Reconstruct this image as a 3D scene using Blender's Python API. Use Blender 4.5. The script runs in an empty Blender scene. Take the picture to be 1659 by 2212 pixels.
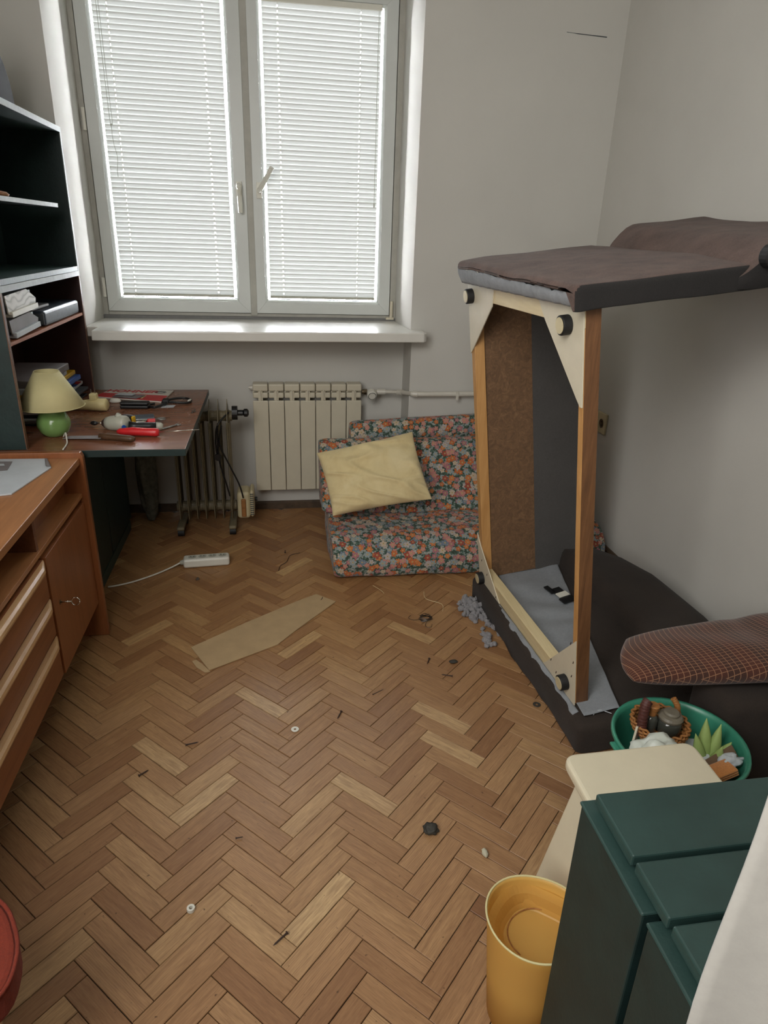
import bpy, bmesh, math, random
from mathutils import Vector, Matrix, noise
random.seed(7)
C = bpy.context.scene.collection
sc = bpy.context.scene
R = math.radians
# ---------------------------------------------------------------- camera
pit, yaw, rol = R(22.3585), R(-9.6448), R(1.9874)
fw = Vector((-math.sin(yaw)*math.cos(pit), math.cos(yaw)*math.cos(pit), -math.sin(pit)))
rt = Vector((math.cos(yaw), math.sin(yaw), 0)); up = rt.cross(fw)
r2 = math.cos(rol)*rt + math.sin(rol)*up; u2 = -math.sin(rol)*rt + math.cos(rol)*up
cam = bpy.data.cameras.new('camera'); co = bpy.data.objects.new('camera', cam); C.objects.link(co)
cam.sensor_fit = 'HORIZONTAL'; cam.sensor_width = 36; cam.lens = 36*1446.64/1659; cam.clip_start = .02
mt = Matrix((r2, u2, -fw)).transposed().to_4x4(); mt.translation = (0, 0, 1.5); co.matrix_world = mt
sc.camera = co
# ---------------------------------------------------------------- world, lights, exposure
w = bpy.data.worlds.new('overcast_sky'); sc.world = w; w.use_nodes = True
bg = w.node_tree.nodes['Background']; bg.inputs[0].default_value = (.92, .96, 1, 1); bg.inputs[1].default_value = 100.0
def area(name, loc, target, sx, sy, power, col=(1, 1, 1), portal=False):
    l = bpy.data.lights.new(name, 'AREA'); l.shape = 'RECTANGLE'; l.size = sx; l.size_y = sy; l.energy = power; l.color = col
    o = bpy.data.objects.new(name, l); C.objects.link(o); o.location = loc
    o.rotation_euler = (Vector(target)-Vector(loc)).to_track_quat('-Z', 'Y').to_euler()
    if portal: l.cycles.is_portal = True
    return o
for px_, pw in ((-.784, .020), (-.196, .020), (-.018, .020), (.569, .020)): area('sky_portal', (px_, 3.912, 1.84), (px_, 0, 1.84), pw, 1.42, 1, portal=True)
for px_ in (-.49, .276): area('sky_portal', (px_, 3.912, 1.164), (px_, 0, 1.164), .62, .02, 1, portal=True)
hl = area('ceiling_fill', (-.45, -.05, 2.66), (1.65, 2.4, 1.1), 1.4, 1.2, 26, (1, .98, .95))  # added fill high out of view, brightens the right wall; no real fixture
area('side_fill', (-1.0, .0, 1.65), (1.65, 2.2, 1.2), .9, 1.3, 26, (1, .98, .95))  # added side fill, unseen, lifts the wall below the sofa slab; no doorway
hl.data.spread = R(130)
sc.view_settings.view_transform = 'Standard'; sc.view_settings.look = 'None'
sc.view_settings.gamma = 1; sc.view_settings.use_curve_mapping = False; sc.view_settings.exposure = .25
sc.cycles.max_bounces = 8; sc.cycles.diffuse_bounces = 5; sc.cycles.transparent_max_bounces = 12
sc.cycles.sample_clamp_indirect = 4; sc.cycles.use_denoising = True
# ---------------------------------------------------------------- materials
def lin(c):
    return tuple(((x/255+.055)/1.055)**2.4 if x > 10 else x/255/12.92 for x in c)+(1,)
class N:
    def __init__(s, name):
        s.m = bpy.data.materials.new(name); s.m.use_nodes = True; s.t = s.m.node_tree; s.b = s.t.nodes['Principled BSDF']
    def n(s, typ, **kw):
        nd = s.t.nodes.new(typ)
        for k, v in kw.items():
            if k[0] == 'i' and k[1:].isdigit(): s.set(nd.inputs[int(k[1:])], v)
            elif k[:2] == 'I_': s.set(nd.inputs[k[2:].replace('_', ' ')], v)
            else: setattr(nd, k, v)
        return nd
    def set(s, inp, v):
        if isinstance(v, bpy.types.NodeSocket): s.t.links.new(v, inp)
        else: inp.default_value = v
    def math(s, op, a, b=None, c=None):
        nd = s.n('ShaderNodeMath', operation=op); s.set(nd.inputs[0], a)
        if b is not None: s.set(nd.inputs[1], b)
        if c is not None: s.set(nd.inputs[2], c)
        return nd.outputs[0]
    def mix(s, f, a, b, mode='MIX'):
        nd = s.n('ShaderNodeMix', data_type='RGBA', blend_type=mode); s.set(nd.inputs[0], f); s.set(nd.inputs[6], a); s.set(nd.inputs[7], b)
        return nd.outputs[2]
    def ramp(s, f, stops, interp='LINEAR'):
        nd = s.n('ShaderNodeValToRGB'); s.set(nd.inputs[0], f); cr = nd.color_ramp; cr.interpolation = interp
        while len(cr.elements) < len(stops): cr.elements.new(.5)
        for e, (p, c) in zip(cr.elements, stops): e.position = p; e.color = c
        return nd.outputs[0]
    def coord(s, k='Object'): return s.n('ShaderNodeTexCoord').outputs[k]
    def map(s, v, scale=(1, 1, 1), loc=(0, 0, 0), rot=(0, 0, 0)):
        nd = s.n('ShaderNodeMapping'); s.set(nd.inputs[0], v); nd.inputs[1].default_value = loc; nd.inputs[2].default_value = rot; nd.inputs[3].default_value = scale
        return nd.outputs[0]
    def noise(s, v, scale=5, detail=4, rough=.6, dist=0, out=0):
        nd = s.n('ShaderNodeTexNoise'); s.set(nd.inputs['Vector'], v); s.set(nd.inputs['Scale'], scale); nd.inputs['Detail'].default_value = detail
        nd.inputs['Roughness'].default_value = rough; nd.inputs['Distortion'].default_value = dist
        return nd.outputs[out]
    def bump(s, h, strength=.3, dist=.002):
        nd = s.n('ShaderNodeBump'); nd.inputs['Strength'].default_value = strength; nd.inputs['Distance'].default_value = dist; s.set(nd.inputs['Height'], h)
        s.t.links.new(nd.outputs[0], s.b.inputs['Normal'])
    def fin(s, col=None, rough=None, **kw):
        if col is not None: s.set(s.b.inputs['Base Color'], col)
        if rough is not None: s.set(s.b.inputs['Roughness'], rough)
        for k, v in kw.items(): s.set(s.b.inputs[k.replace('_', ' ')], v)
        return s.m
def dk(c, f): return tuple(x*f for x in c[:3])+(1,)
def plain(name, rgb, rough=.5, var=.12, scale=8, bump=0, bscale=120, metal=0, **kw):
    s = N(name); c = lin(rgb); v = s.coord()
    f = s.noise(v, scale, 5, .6)
    col = s.ramp(f, [(.3, dk(c, 1-var)), (.7, dk(c, 1+var))])
    if bump: s.bump(s.noise(v, bscale, 3, .6), bump, .001)
    return s.fin(col, rough, Metallic=metal, **kw)
def wood(name, rgb, rgb2, rough=.4, axis=0, scale=1.0, bump=.1):
    s = N(name); v = s.coord(); sc3 = [22*scale]*3; sc3[axis] = 1.6*scale
    m = s.map(v, tuple(sc3)); f = s.noise(m, 1.6, 6, .65, .6)
    g = s.noise(s.map(v, tuple(x*6 for x in sc3)), 1.5, 3, .7)
    f2 = s.math('ADD', s.math('MULTIPLY', f, .75), s.math('MULTIPLY', g, .25))
    col = s.ramp(f2, [(.3, lin(rgb2)), (.68, lin(rgb))])
    s.bump(g, bump, .0008)
    return s.fin(col, rough)
def fabric(name, rgb, var=.35, scale=300, rough=1, blot=4, bump=.5, sheen=.3):
    s = N(name); c = lin(rgb); v = s.coord()
    a = s.noise(v, scale, 3, .8); b = s.noise(v, blot, 5, .6)
    f = s.math('ADD', s.math('MULTIPLY', a, .5), s.math('MULTIPLY', b, .5))
    col = s.ramp(f, [(.33, dk(c, 1-var)), (.67, dk(c, 1+var))])
    s.bump(a, bump, .0015)
    return s.fin(col, rough, Sheen_Weight=sheen, Sheen_Roughness=.5)
M = {}
M['wall'] = plain('wall_paint', (197, 195, 188), .9, .03, 2.5, .25, 90)
M['ceil'] = plain('ceiling_paint', (215, 214, 208), .9, .02, 3)
M['reveal'] = plain('reveal_plaster', (214, 219, 216), .8, .04, 6, .4, 60)
M['pvc'] = plain('window_pvc', (206, 209, 205), .35, .03, 6)
M['pvc_dirty'] = plain('window_pvc_dusty', (172, 170, 160), .5, .08, 20)
M['gasket'] = plain('window_gasket', (110, 110, 108), .6, .1, 30)
M['sill'] = plain('sill_paint', (216, 214, 206), .22, .04, 8, .06, 60)
M['basebd'] = plain('dusty_baseboard', (78, 62, 46), .7, .35, 18, .4, 90)
M['radiator'] = plain('radiator_enamel', (202, 195, 174), .4, .04, 9)
M['raddark'] = plain('radiator_gap', (70, 66, 58), .7, .2, 30)
M['pipe'] = plain('painted_pipe', (200, 196, 184), .4, .05, 20)
M['brass'] = plain('dark_brass', (110, 98, 78), .4, .2, 40, metal=.8)
M['white_pl'] = plain('white_plastic', (218, 216, 204), .4, .03, 20)
M['cream_pl'] = plain('yellowed_plastic', (228, 212, 156), .4, .06, 25)
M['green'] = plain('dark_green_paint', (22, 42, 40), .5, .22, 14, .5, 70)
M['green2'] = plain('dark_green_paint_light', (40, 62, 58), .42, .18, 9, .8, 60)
M['greyedge'] = plain('lit_edge_grey', (150, 158, 156), .5, .14, 30, .3, 60)  # pale grey imitates light caught on the dark shelf edges
M['cupboard_in'] = plain('inner_brown_veneer', (52, 26, 22), .45, .25, 12)
M['orange_wood'] = wood('orange_shelf_wood', (176, 106, 66), (134, 76, 44), .4, 1)
M['desk'] = None
M['low'] = wood('teak_veneer', (176, 122, 76), (140, 92, 54), .38, 1, .8, .15)
M['lowv'] = wood('teak_veneer_upright', (150, 92, 54), (120, 70, 38), .36, 2, .8, .15)
M['lowd'] = wood('teak_drawer_veneer', (148, 92, 54), (116, 66, 36), .38, 1, .8, .12)
M['lowdark'] = wood('teak_inner', (120, 74, 46), (84, 48, 28), .5, 1)
M['handle'] = wood('pale_beech_handle', (206, 170, 124), (182, 140, 94), .3, 1, .8, .05)
M['edge_wood'] = wood('edge_veneer', (120, 84, 60), (88, 58, 40), .5, 1)
M['paper'] = plain('grey_paper', (188, 194, 198), .5, .08, 9)
M['ink'] = plain('dark_ink', (60, 66, 70), .6, .2, 20)
M['chrome'] = plain('chrome', (205, 200, 190), .22, .08, 30, metal=1)
M['steel'] = plain('tool_steel', (150, 148, 142), .35, .2, 60, metal=.9)
M['rust'] = plain('rusty_iron', (58, 40, 32), .7, .4, 80, .5, 300)
M['black'] = plain('black_plastic', (24, 24, 25), .35, .2, 20)
M['rubber'] = plain('dark_rubber', (20, 20, 21), .6, .2, 20, .3, 100)
M['red_pl'] = plain('red_plastic', (196, 36, 40), .35, .1, 30)
M['blue_pl'] = plain('blue_plastic', (38, 88, 170), .35, .1, 30)
M['yellow_pl'] = plain('yellow_plastic', (222, 176, 40), .35, .1, 30)
M['grey_pl'] = plain('light_grey_plastic', (176, 176, 162), .4, .06, 30)
M['shade'] = plain('lamp_shade_fabric', (196, 186, 138), .8, .05, 12, .3, 200)
M['lampgreen'] = plain('green_glazed_ceramic', (118, 152, 88), .18, .12, 20)
M['knifewood'] = wood('dark_handle_wood', (92, 66, 44), (58, 40, 26), .4, 0, 2)
M['heater'] = plain('heater_enamel', (118, 108, 84), .4, .2, 12)
M['heaterbox'] = plain('heater_control_plastic', (196, 184, 148), .45, .08, 20)
M['bluebinder'] = plain('dark_blue_leatherette', (54, 64, 76), .35, .3, 60, .6, 80)
M['greyholder'] = plain('grey_cardboard', (122, 116, 116), .6, .1, 14)
M['pine'] = wood('pine_rail', (198, 152, 96), (168, 120, 66), .5, 2, 1.2)
M['pinedark'] = wood('brown_pine_rail', (124, 86, 54), (74, 48, 30), .5, 2, 1.2, .3)
M['palewood'] = wood('pale_wood', (222, 206, 164), (200, 180, 136), .5, 1, .8)
M['cream_board'] = plain('cream_board', (204, 196, 174), .5, .05, 12)
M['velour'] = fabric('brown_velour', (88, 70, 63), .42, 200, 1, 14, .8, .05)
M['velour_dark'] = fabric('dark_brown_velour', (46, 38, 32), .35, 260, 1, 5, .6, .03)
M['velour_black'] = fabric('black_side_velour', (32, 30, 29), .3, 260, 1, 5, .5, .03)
M['lining'] = fabric('grey_lining_cloth', (132, 136, 140), .14, 90, .9, 9, .3, .1)
M['liningdark'] = fabric('charcoal_lining_cloth', (72, 70, 68), .15, 120, .95, 6, .3, .1)
M['dust'] = fabric('grey_dust', (130, 128, 130), .3, 150, 1, 20, 1, .3)
M['yellowbin'] = plain('yellow_bin_plastic', (222, 164, 60), .4, .06, 8, .1, 60)
M['stool'] = plain('cream_laminate', (202, 193, 168), .42, .04, 10, .1, 80)
M['mint'] = plain('mint_plastic', (56, 130, 106), .35, .12, 14)
M['wicker'] = wood('wicker', (176, 120, 62), (108, 66, 32), .6, 0, 6, .6)
M['darkwicker'] = wood('dark_red_wicker', (92, 50, 42), (56, 28, 24), .5, 0, 6, .6)
M['jarglass'] = plain('smoky_glass', (60, 62, 56), .1, .1, 10)
M['jarlid'] = plain('dusty_jar_lid', (104, 98, 84), .5, .15, 40)
M['aloe'] = plain('pale_green_leaf', (148, 170, 100), .55, .12, 20)
M['pbag'] = plain('white_plastic_bag', (198, 204, 194), .35, .08, 9, .5, 30)
M['browncard'] = plain('brown_card', (110, 88, 66), .7, .1, 20)
M['bagdark'] = plain('shaded_lace_bag', (112, 112, 100), .7, .35, 45, .8, 60)  # colour darkened to carry the corner's shadow, mottled for the lace
M['orangecloth'] = fabric('orange_towel', (188, 122, 62), .25, 200)
M['browncloth'] = fabric('brown_towel', (62, 44, 38), .3, 200)
M['redfab'] = fabric('red_brown_upholstery', (112, 40, 22), .3, 200, 1, 12, .5, .02)
M['curtain'] = fabric('white_curtain_cloth', (158, 155, 148), .06, 60, .95, 7, .25, .2)
M['lead'] = plain('dark_case_cloth', (24, 21, 24), .8, .3, 60, .4, 200)
M['pebble'] = plain('dark_pebble', (52, 50, 44), .7, .3, 90, .6, 200)
M['skin_shell'] = plain('pale_shell', (176, 172, 150), .4, .15, 60)

def m_parquet():
    s = N('oak_parquet'); uv = s.n('ShaderNodeUVMap').outputs[0]
    at = s.n('ShaderNodeAttribute', attribute_name='tint'); t = at.outputs['Fac']
    base = s.ramp(t, [(0, lin((136, 98, 68))), (.3, lin((156, 118, 82))), (.6, lin((174, 136, 96))), (.85, lin((190, 154, 110))), (1, lin((208, 176, 130)))])
    g = s.noise(s.map(uv, (7, 90, 1)), 1, 5, .65, .8)
    f = s.noise(s.map(uv, (30, 420, 1)), 1, 3, .6)
    # broad annual-ring figure on a few blocks
    wv = s.n('ShaderNodeTexWave', wave_type='RINGS', I_Scale=5.0, I_Distortion=6.0, I_Detail=2.0, I_Detail_Scale=1.2); s.set(wv.inputs['Vector'], s.map(uv, (2.2, 14, 1)))
    col = s.mix(s.ramp(g, [(.3, (.55, .55, .55, 1)), (.7, (0, 0, 0, 1))]), base, dk(lin((112, 76, 50)), 1))
    col = s.mix(s.math('MULTIPLY', s.ramp(f, [(.35, (1, 1, 1, 1)), (.6, (0, 0, 0, 1))]), .3), col, lin((84, 56, 38)))
    col = s.mix(s.math('MULTIPLY', wv.outputs[1], s.math('MULTIPLY', s.math('GREATER_THAN', s.math('FRACT', s.math('MULTIPLY', t, 37.7)), .72), .22)), col, lin((196, 160, 120)))
    o = s.coord('Object')
    geo = s.n('ShaderNodeNewGeometry').outputs[0]
    big = s.noise(geo, 1.3, 4, .6)
    col = s.mix(s.math('MULTIPLY', s.ramp(big, [(.35, (1, 1, 1, 1)), (.6, (0, 0, 0, 1))]), .22), col, lin((112, 74, 50)))
    sx_ = s.n('ShaderNodeSeparateXYZ'); s.set(sx_.inputs[0], geo)
    lac = s.math('ADD', s.math('MULTIPLY', s.math('SUBTRACT', sx_.outputs[1], 1.7), .55), s.math('MULTIPLY', s.noise(geo, 1.1, 3, .6), 1.0))
    lac = s.ramp(lac, [(.45, (0, 0, 0, 1)), (1.0, (1, 1, 1, 1))])
    col = s.mix(s.math('MULTIPLY', lac, .5), col, s.mix(1, col, (1.12, .98, .70, 1), 'MULTIPLY'))
    spot = s.noise(geo, 70, 2, .5)
    col = s.mix(s.ramp(spot, [(.71, (0, 0, 0, 1)), (.78, (.7, .7, .7, 1))]), col, lin((60, 40, 28)))
    # wear: lacquer gone in the middle of the room -> greyer, duller
    wear = s.noise(geo, 2.2, 4, .6)
    s.bump(s.math('ADD', s.math('MULTIPLY', f, .6), g), .12, .0006)
    return s.fin(col, s.math('ADD', s.math('MULTIPLY', wear, .25), .28), Specular_IOR_Level=.4)
M['parquet'] = m_parquet()
M['joint'] = plain('dark_floor_joint', (14, 9, 6), .9, .3, 30)

def m_desk():
    s = N('worn_desk_veneer'); v = s.coord()
    g = s.noise(s.map(v, (3, 26, 26)), 1.4, 6, .65, .7)
    col = s.ramp(g, [(.25, lin((104, 66, 46))), (.72, lin((140, 92, 66)))])
    st = s.noise(v, 7, 4, .7)
    col = s.mix(s.ramp(st, [(.55, (0, 0, 0, 1)), (.85, (.25, .25, .25, 1))]), col, lin((160, 112, 82)))
    sc_ = s.noise(s.map(v, (60, 6, 10), rot=(0, 0, .6)), 1.5, 3, .7)
    col = s.mix(s.ramp(sc_, [(.68, (0, 0, 0, 1)), (.76, (.3, .3, .3, 1))]), col, lin((180, 146, 120)))
    return s.fin(col, s.math('ADD', s.math('MULTIPLY', st, .12), .2))
M['desk'] = m_desk()

def m_floral():
    s = N('floral_print'); uv = s.n('ShaderNodeUVMap').outputs[0]
    base = s.ramp(s.noise(uv, 60, 3, .7), [(.40, lin((28, 56, 44))), (.47, lin((62, 96, 84))), (.55, lin((150, 154, 150))), (.66, lin((176, 168, 150)))], 'CONSTANT')
    col = base
    pal = [(0, (206, 138, 128)), (.16, (202, 104, 44)), (.30, (150, 166, 168)), (.46, (206, 188, 166)), (.58, (214, 122, 56)), (.70, (176, 112, 122)), (.80, (110, 130, 150)), (.88, (164, 64, 44)), (.94, (190, 180, 176))]
    for k, (scl, lo, pet, th) in enumerate([(30, (3.1, 1.7, 0), 5, .42), (23, (0, 0, 0), 6, .42), (21, (7.3, 4.4, 0), 5, .40)]):
        m = s.map(uv, (scl, scl, 1), lo)
        vo = s.n('ShaderNodeTexVoronoi', voronoi_dimensions='2D', feature='F1', I_Scale=1.0, I_Randomness=.75); s.set(vo.inputs['Vector'], m)
        d = s.n('ShaderNodeVectorMath', operation='SUBTRACT'); s.set(d.inputs[0], m); s.set(d.inputs[1], vo.outputs['Position'])
        xyz = s.n('ShaderNodeSeparateXYZ'); s.set(xyz.inputs[0], d.outputs[0])
        ang = s.math('ARCTAN2', xyz.outputs[1], xyz.outputs[0])
        cs = s.n('ShaderNodeSeparateColor'); s.set(cs.inputs[0], vo.outputs['Color'])
        ph = s.math('MULTIPLY', cs.outputs[1], 6.28)
        lob = s.math('ABSOLUTE', s.math('COSINE', s.math('ADD', s.math('MULTIPLY', ang, pet/2), ph)))
        rad = s.math('MULTIPLY', s.math('ADD', s.math('MULTIPLY', lob, .42), .58), th)
        dist = s.n('ShaderNodeVectorMath', operation='LENGTH'); s.set(dist.inputs[0], d.outputs[0]); L = dist.outputs['Value']
        on = s.math('LESS_THAN', L, rad)
        if k: on = s.math('MULTIPLY', on, s.math('GREATER_THAN', cs.outputs[2], .35))
        pc = s.ramp(cs.outputs[0], [(p, lin(c)) for p, c in pal], 'CONSTANT')
        pc = s.mix(s.math('MULTIPLY', s.math('SUBTRACT', 1, s.math('DIVIDE', L, rad)), .45), pc, dk(lin((90, 60, 50)), 1))
        edge = s.math('GREATER_THAN', L, s.math('MULTIPLY', rad, .88))
        pc = s.mix(s.math('MULTIPLY', edge, .55), pc, lin((30, 50, 42)))
        ctr = s.math('LESS_THAN', L, .085)
        pc = s.mix(ctr, pc, lin((222, 196, 130)))
        pc = s.mix(s.math('LESS_THAN', L, .045), pc, lin((30, 30, 28)))
        col = s.mix(on, col, pc)
    s.bump(s.noise(uv, 400, 2, .6), .3, .001)
    big = s.noise(uv, 25, 3, .6)
    col = s.mix(.12, col, lin((120, 110, 96)))
    return s.fin(col, .9, Sheen_Weight=.1)
M['floral'] = m_floral()

def m_check():
    s = N('brown_check_cloth'); uv = s.n('ShaderNodeUVMap').outputs[0]
    uv = s.map(uv, (1, 1, 1), rot=(0, 0, R(9)))
    xyz = s.n('ShaderNodeSeparateXYZ'); s.set(xyz.inputs[0], uv)
    def line(c, p, wd):
        fr = s.math('FRACT', s.math('DIVIDE', c, p)); return s.math('LESS_THAN', fr, wd)
    l1 = line(xyz.outputs[0], .017, .11); l2 = line(xyz.outputs[1], .0125, .11)
    b1 = s.math('GREATER_THAN', s.math('FRACT', s.math('DIVIDE', xyz.outputs[0], .102)), .5)
    col = s.mix(b1, lin((70, 40, 30)), lin((88, 44, 30)))
    col = s.mix(s.noise(uv, 14, 4, .6), lin((56, 32, 22)), col)
    ln = s.math('MAXIMUM', l1, l2)
    col = s.mix(s.math('MULTIPLY', ln, .8), col, lin((158, 116, 86)))
    s.bump(s.noise(uv, 500, 2, .7), .5, .001)
    return s.fin(col, .95, Sheen_Weight=.2)
M['check'] = m_check()

def m_pillow():
    s = N('cream_cotton'); v = s.coord()
    a = s.noise(v, 9, 5, .65, .6)
    col = s.ramp(a, [(.3, lin((204, 184, 136))), (.5, lin((214, 196, 148))), (.7, lin((220, 204, 160)))])
    s.bump(s.noise(v, 260, 2, .6), .2, .001)
    return s.fin(col, .9, Sheen_Weight=.15)
M['cotton'] = m_pillow()

def m_hard():
    s = N('brown_hardboard'); v = s.coord()
    a = s.noise(v, 30, 6, .75, 2.0)
    col = s.ramp(a, [(.3, lin((84, 62, 42))), (.55, lin((110, 82, 56))), (.75, lin((132, 102, 72)))])
    s.bump(s.noise(v, 120, 4, .7), .4, .001)
    return s.fin(col, .8)
M['hardboard'] = m_hard()
M['cardboard'] = plain('brown_fibreboard', (178, 152, 114), .8, .07, 14, .4, 200)

def m_slat():
    s = N('blind_slat_enamel'); t = s.t
    d = s.b; s.fin(lin((222, 224, 220)), .45)
    tr = s.n('ShaderNodeBsdfTranslucent'); tr.inputs[0].default_value = lin((228, 232, 232))
    mx = s.n('ShaderNodeMixShader'); mx.inputs[0].default_value = .008
    t.links.new(d.outputs[0], mx.inputs[1]); t.links.new(tr.outputs[0], mx.inputs[2])
    t.links.new(mx.outputs[0], t.nodes['Material Output'].inputs[0])
    return s.m
M['slat'] = m_slat()
def m_glass(name, tint=(1, 1, 1, 1)):
    s = N(name); t = s.t
    tr = s.n('ShaderNodeBsdfTransparent'); tr.inputs[0].default_value = tint
    gl = s.n('ShaderNodeBsdfGlossy'); gl.inputs['Roughness'].default_value = .02
    fr = s.n('ShaderNodeFresnel'); fr.inputs[0].default_value = 1.45
    mx = s.n('ShaderNodeMixShader'); t.links.new(fr.outputs[0], mx.inputs[0]); t.links.new(tr.outputs[0], mx.inputs[1]); t.links.new(gl.outputs[0], mx.inputs[2])
    t.links.new(mx.outputs[0], t.nodes['Material Output'].inputs[0])
    return s.m
M['glass'] = m_glass('window_glass'); M['clear'] = m_glass('clear_jar_glass', (.72, .76, .7, 1))
def m_marble():
    s = N('white_marbled_card'); v = s.coord()
    xyz = s.n('ShaderNodeSeparateXYZ'); s.set(xyz.inputs[0], v)
    ph = s.math('ADD', s.math('MULTIPLY', xyz.outputs[2], 300), s.math('MULTIPLY', s.noise(v, 11, 1, .4), 22))
    wv = s.math('ADD', s.math('MULTIPLY', s.math('SINE', ph), .5), .5)
    col = s.ramp(wv, [(0, lin((160, 158, 150))), (.3, lin((206, 204, 196))), (.8, lin((222, 221, 214)))])
    return s.fin(col, .5)
M['marble'] = m_marble()
def m_bin():
    s = N('yellow_bin_plastic'); t = s.t; s.fin(lin((232, 192, 108)), .4)
    tr = s.n('ShaderNodeBsdfTranslucent'); tr.inputs[0].default_value = lin((240, 212, 146))
    mx = s.n('ShaderNodeMixShader'); mx.inputs[0].default_value = .5
    t.links.new(s.b.outputs[0], mx.inputs[1]); t.links.new(tr.outputs[0], mx.inputs[2]); t.links.new(mx.outputs[0], t.nodes['Material Output'].inputs[0]); return s.m
M['yellowbin'] = m_bin()

# ---------------------------------------------------------------- mesh helpers
def world(o):
    return (world(o.parent) @ o.matrix_parent_inverse @ o.matrix_basis) if o.parent else o.matrix_basis.copy()
def adopt(o, parent):
    o.parent = parent; o.matrix_parent_inverse = world(parent).inverted(); return o
def mk(name, bm, mat, parent=None, smooth=False, bevel=0, seg=2, auto=None):
    me = bpy.data.meshes.new(name); bm.normal_update(); bm.to_mesh(me); bm.free()
    o = bpy.data.objects.new(name, me); C.objects.link(o)
    for m_ in (mat if isinstance(mat, (list, tuple)) else [mat]): me.materials.append(M[m_] if isinstance(m_, str) else m_)
    if smooth:
        for p in me.polygons: p.use_smooth = True
    if parent is not None: adopt(o, parent)
    if bevel:
        b = o.modifiers.new('bevel', 'BEVEL'); b.width = bevel; b.segments = seg; b.limit_method = 'ANGLE'; b.angle_limit = R(40)
    return o
def tag(o, label, cat, group=None):
    o['label'] = label; o['category'] = cat
    if group: o['group'] = group
    return o
def thing(name, loc, label, cat, group=None):
    o = bpy.data.objects.new(name, None); C.objects.link(o); o.location = loc; o.empty_display_size = .05
    return tag(o, label, cat, group)
def struct(o): o['kind'] = 'structure'; return o
def nb(): return bmesh.new()
def box(bm, x0, x1, y0, y1, z0, z1, mtx=None):
    v = [bm.verts.new((x, y, z)) for x in (x0, x1) for y in (y0, y1) for z in (z0, z1)]
    for q in ((0, 1, 3, 2), (4, 6, 7, 5), (0, 4, 5, 1), (2, 3, 7, 6), (0, 2, 6, 4), (1, 5, 7, 3)): bm.faces.new([v[i] for i in q])
    if mtx:
        for a in v: a.co = mtx @ a.co
    return bm
def B(x0, x1, y0, y1, z0, z1, mtx=None): return box(nb(), x0, x1, y0, y1, z0, z1, mtx)
def rbox(x0, x1, y0, y1, z0, z1, r=.02, seg=3, mtx=None, bm=None):
    t = B(x0, x1, y0, y1, z0, z1); bmesh.ops.recalc_face_normals(t, faces=t.faces)
    bmesh.ops.bevel(t, geom=t.edges[:], offset=r, segments=seg, profile=.5, affect='EDGES')
    if mtx:
        for a in t.verts: a.co = mtx @ a.co
    return t
def rcube(x0, x1, y0, y1, z0, z1, r, step=.05):
    """rounded box with evenly spread vertices"""
    lo, hi = Vector((x0, y0, z0)), Vector((x1, y1, z1)); bm = nb()
    def line(a, b):
        n = max(2, int((b-a-2*r)/step)); e = [a+r*(1-math.cos(math.pi/2*k/4)) for k in range(4)]
        return e+[a+r+(b-a-2*r)*k/n for k in range(n+1)]+[b-(q-a) for q in e[::-1]]
    L = [line(lo[k], hi[k]) for k in range(3)]
    for ax in range(3):
        u, v = (ax+1) % 3, (ax+2) % 3
        for side in (lo[ax], hi[ax]):
            g = []
            for a in L[u]:
                row = []
                for b in L[v]:
                    p = [0, 0, 0]; p[ax] = side; p[u] = a; p[v] = b; p = Vector(p)
                    c = Vector([min(max(p[k], lo[k]+r), hi[k]-r) for k in range(3)]); d = p-c
                    row.append(bm.verts.new(c+d.normalized()*r if d.length > 1e-9 else p))
                g.append(row)
            for i in range(len(g)-1):
                for j in range(len(g[0])-1): bm.faces.new((g[i][j], g[i+1][j], g[i+1][j+1], g[i][j+1]))
    bmesh.ops.remove_doubles(bm, verts=bm.verts, dist=1e-5); bmesh.ops.recalc_face_normals(bm, faces=bm.faces); return bm
def subd(bm, n):
    bmesh.ops.subdivide_edges(bm, edges=bm.edges[:], cuts=n, use_grid_fill=True); return bm
def prism(bm, pts, ext):
    """closed polygon of 3-D points swept by the vector ext"""
    e = Vector(ext); a = [bm.verts.new(p) for p in pts]; b = [bm.verts.new(Vector(p)+e) for p in pts]; n = len(pts)
    bm.faces.new(a[::-1]); bm.faces.new(b)
    for i in range(n): bm.faces.new((a[i], a[(i+1) % n], b[(i+1) % n], b[i]))
    bmesh.ops.recalc_face_normals(bm, faces=bm.faces)
    return bm
def tube(bm, pts, r, n=8, cap=True):
    pts = [Vector(p) for p in pts]; rings = []; rr = r if isinstance(r, (list, tuple)) else [r]*len(pts)
    ref = None
    for i, p in enumerate(pts):
        t = (pts[min(i+1, len(pts)-1)]-pts[max(i-1, 0)]).normalized()
        if ref is None: ref = Vector((0, 0, 1)) if abs(t.z) < .9 else Vector((1, 0, 0))
        u = t.cross(ref).normalized(); v = t.cross(u).normalized()
        rings.append([bm.verts.new(p+rr[i]*(math.cos(2*math.pi*k/n)*u+math.sin(2*math.pi*k/n)*v)) for k in range(n)])
    for a, b in zip(rings, rings[1:]):
        for k in range(n): bm.faces.new((a[k], a[(k+1) % n], b[(k+1) % n], b[k]))
    if cap: bm.faces.new(rings[0][::-1]); bm.faces.new(rings[-1])
    bmesh.ops.recalc_face_normals(bm, faces=bm.faces)
    return bm
def smoothpath(pts, n=6):
    P = [Vector(p) for p in pts]; out = []
    for i in range(len(P)-1):
        a, b, c, d = P[max(i-1, 0)], P[i], P[i+1], P[min(i+2, len(P)-1)]
        for k in range(n):
            t = k/n; out.append(.5*((2*b)+(c-a)*t+(2*a-5*b+4*c-d)*t*t+(3*b-a-3*c+d)*t**3))
    out.append(P[-1]); return out
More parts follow.
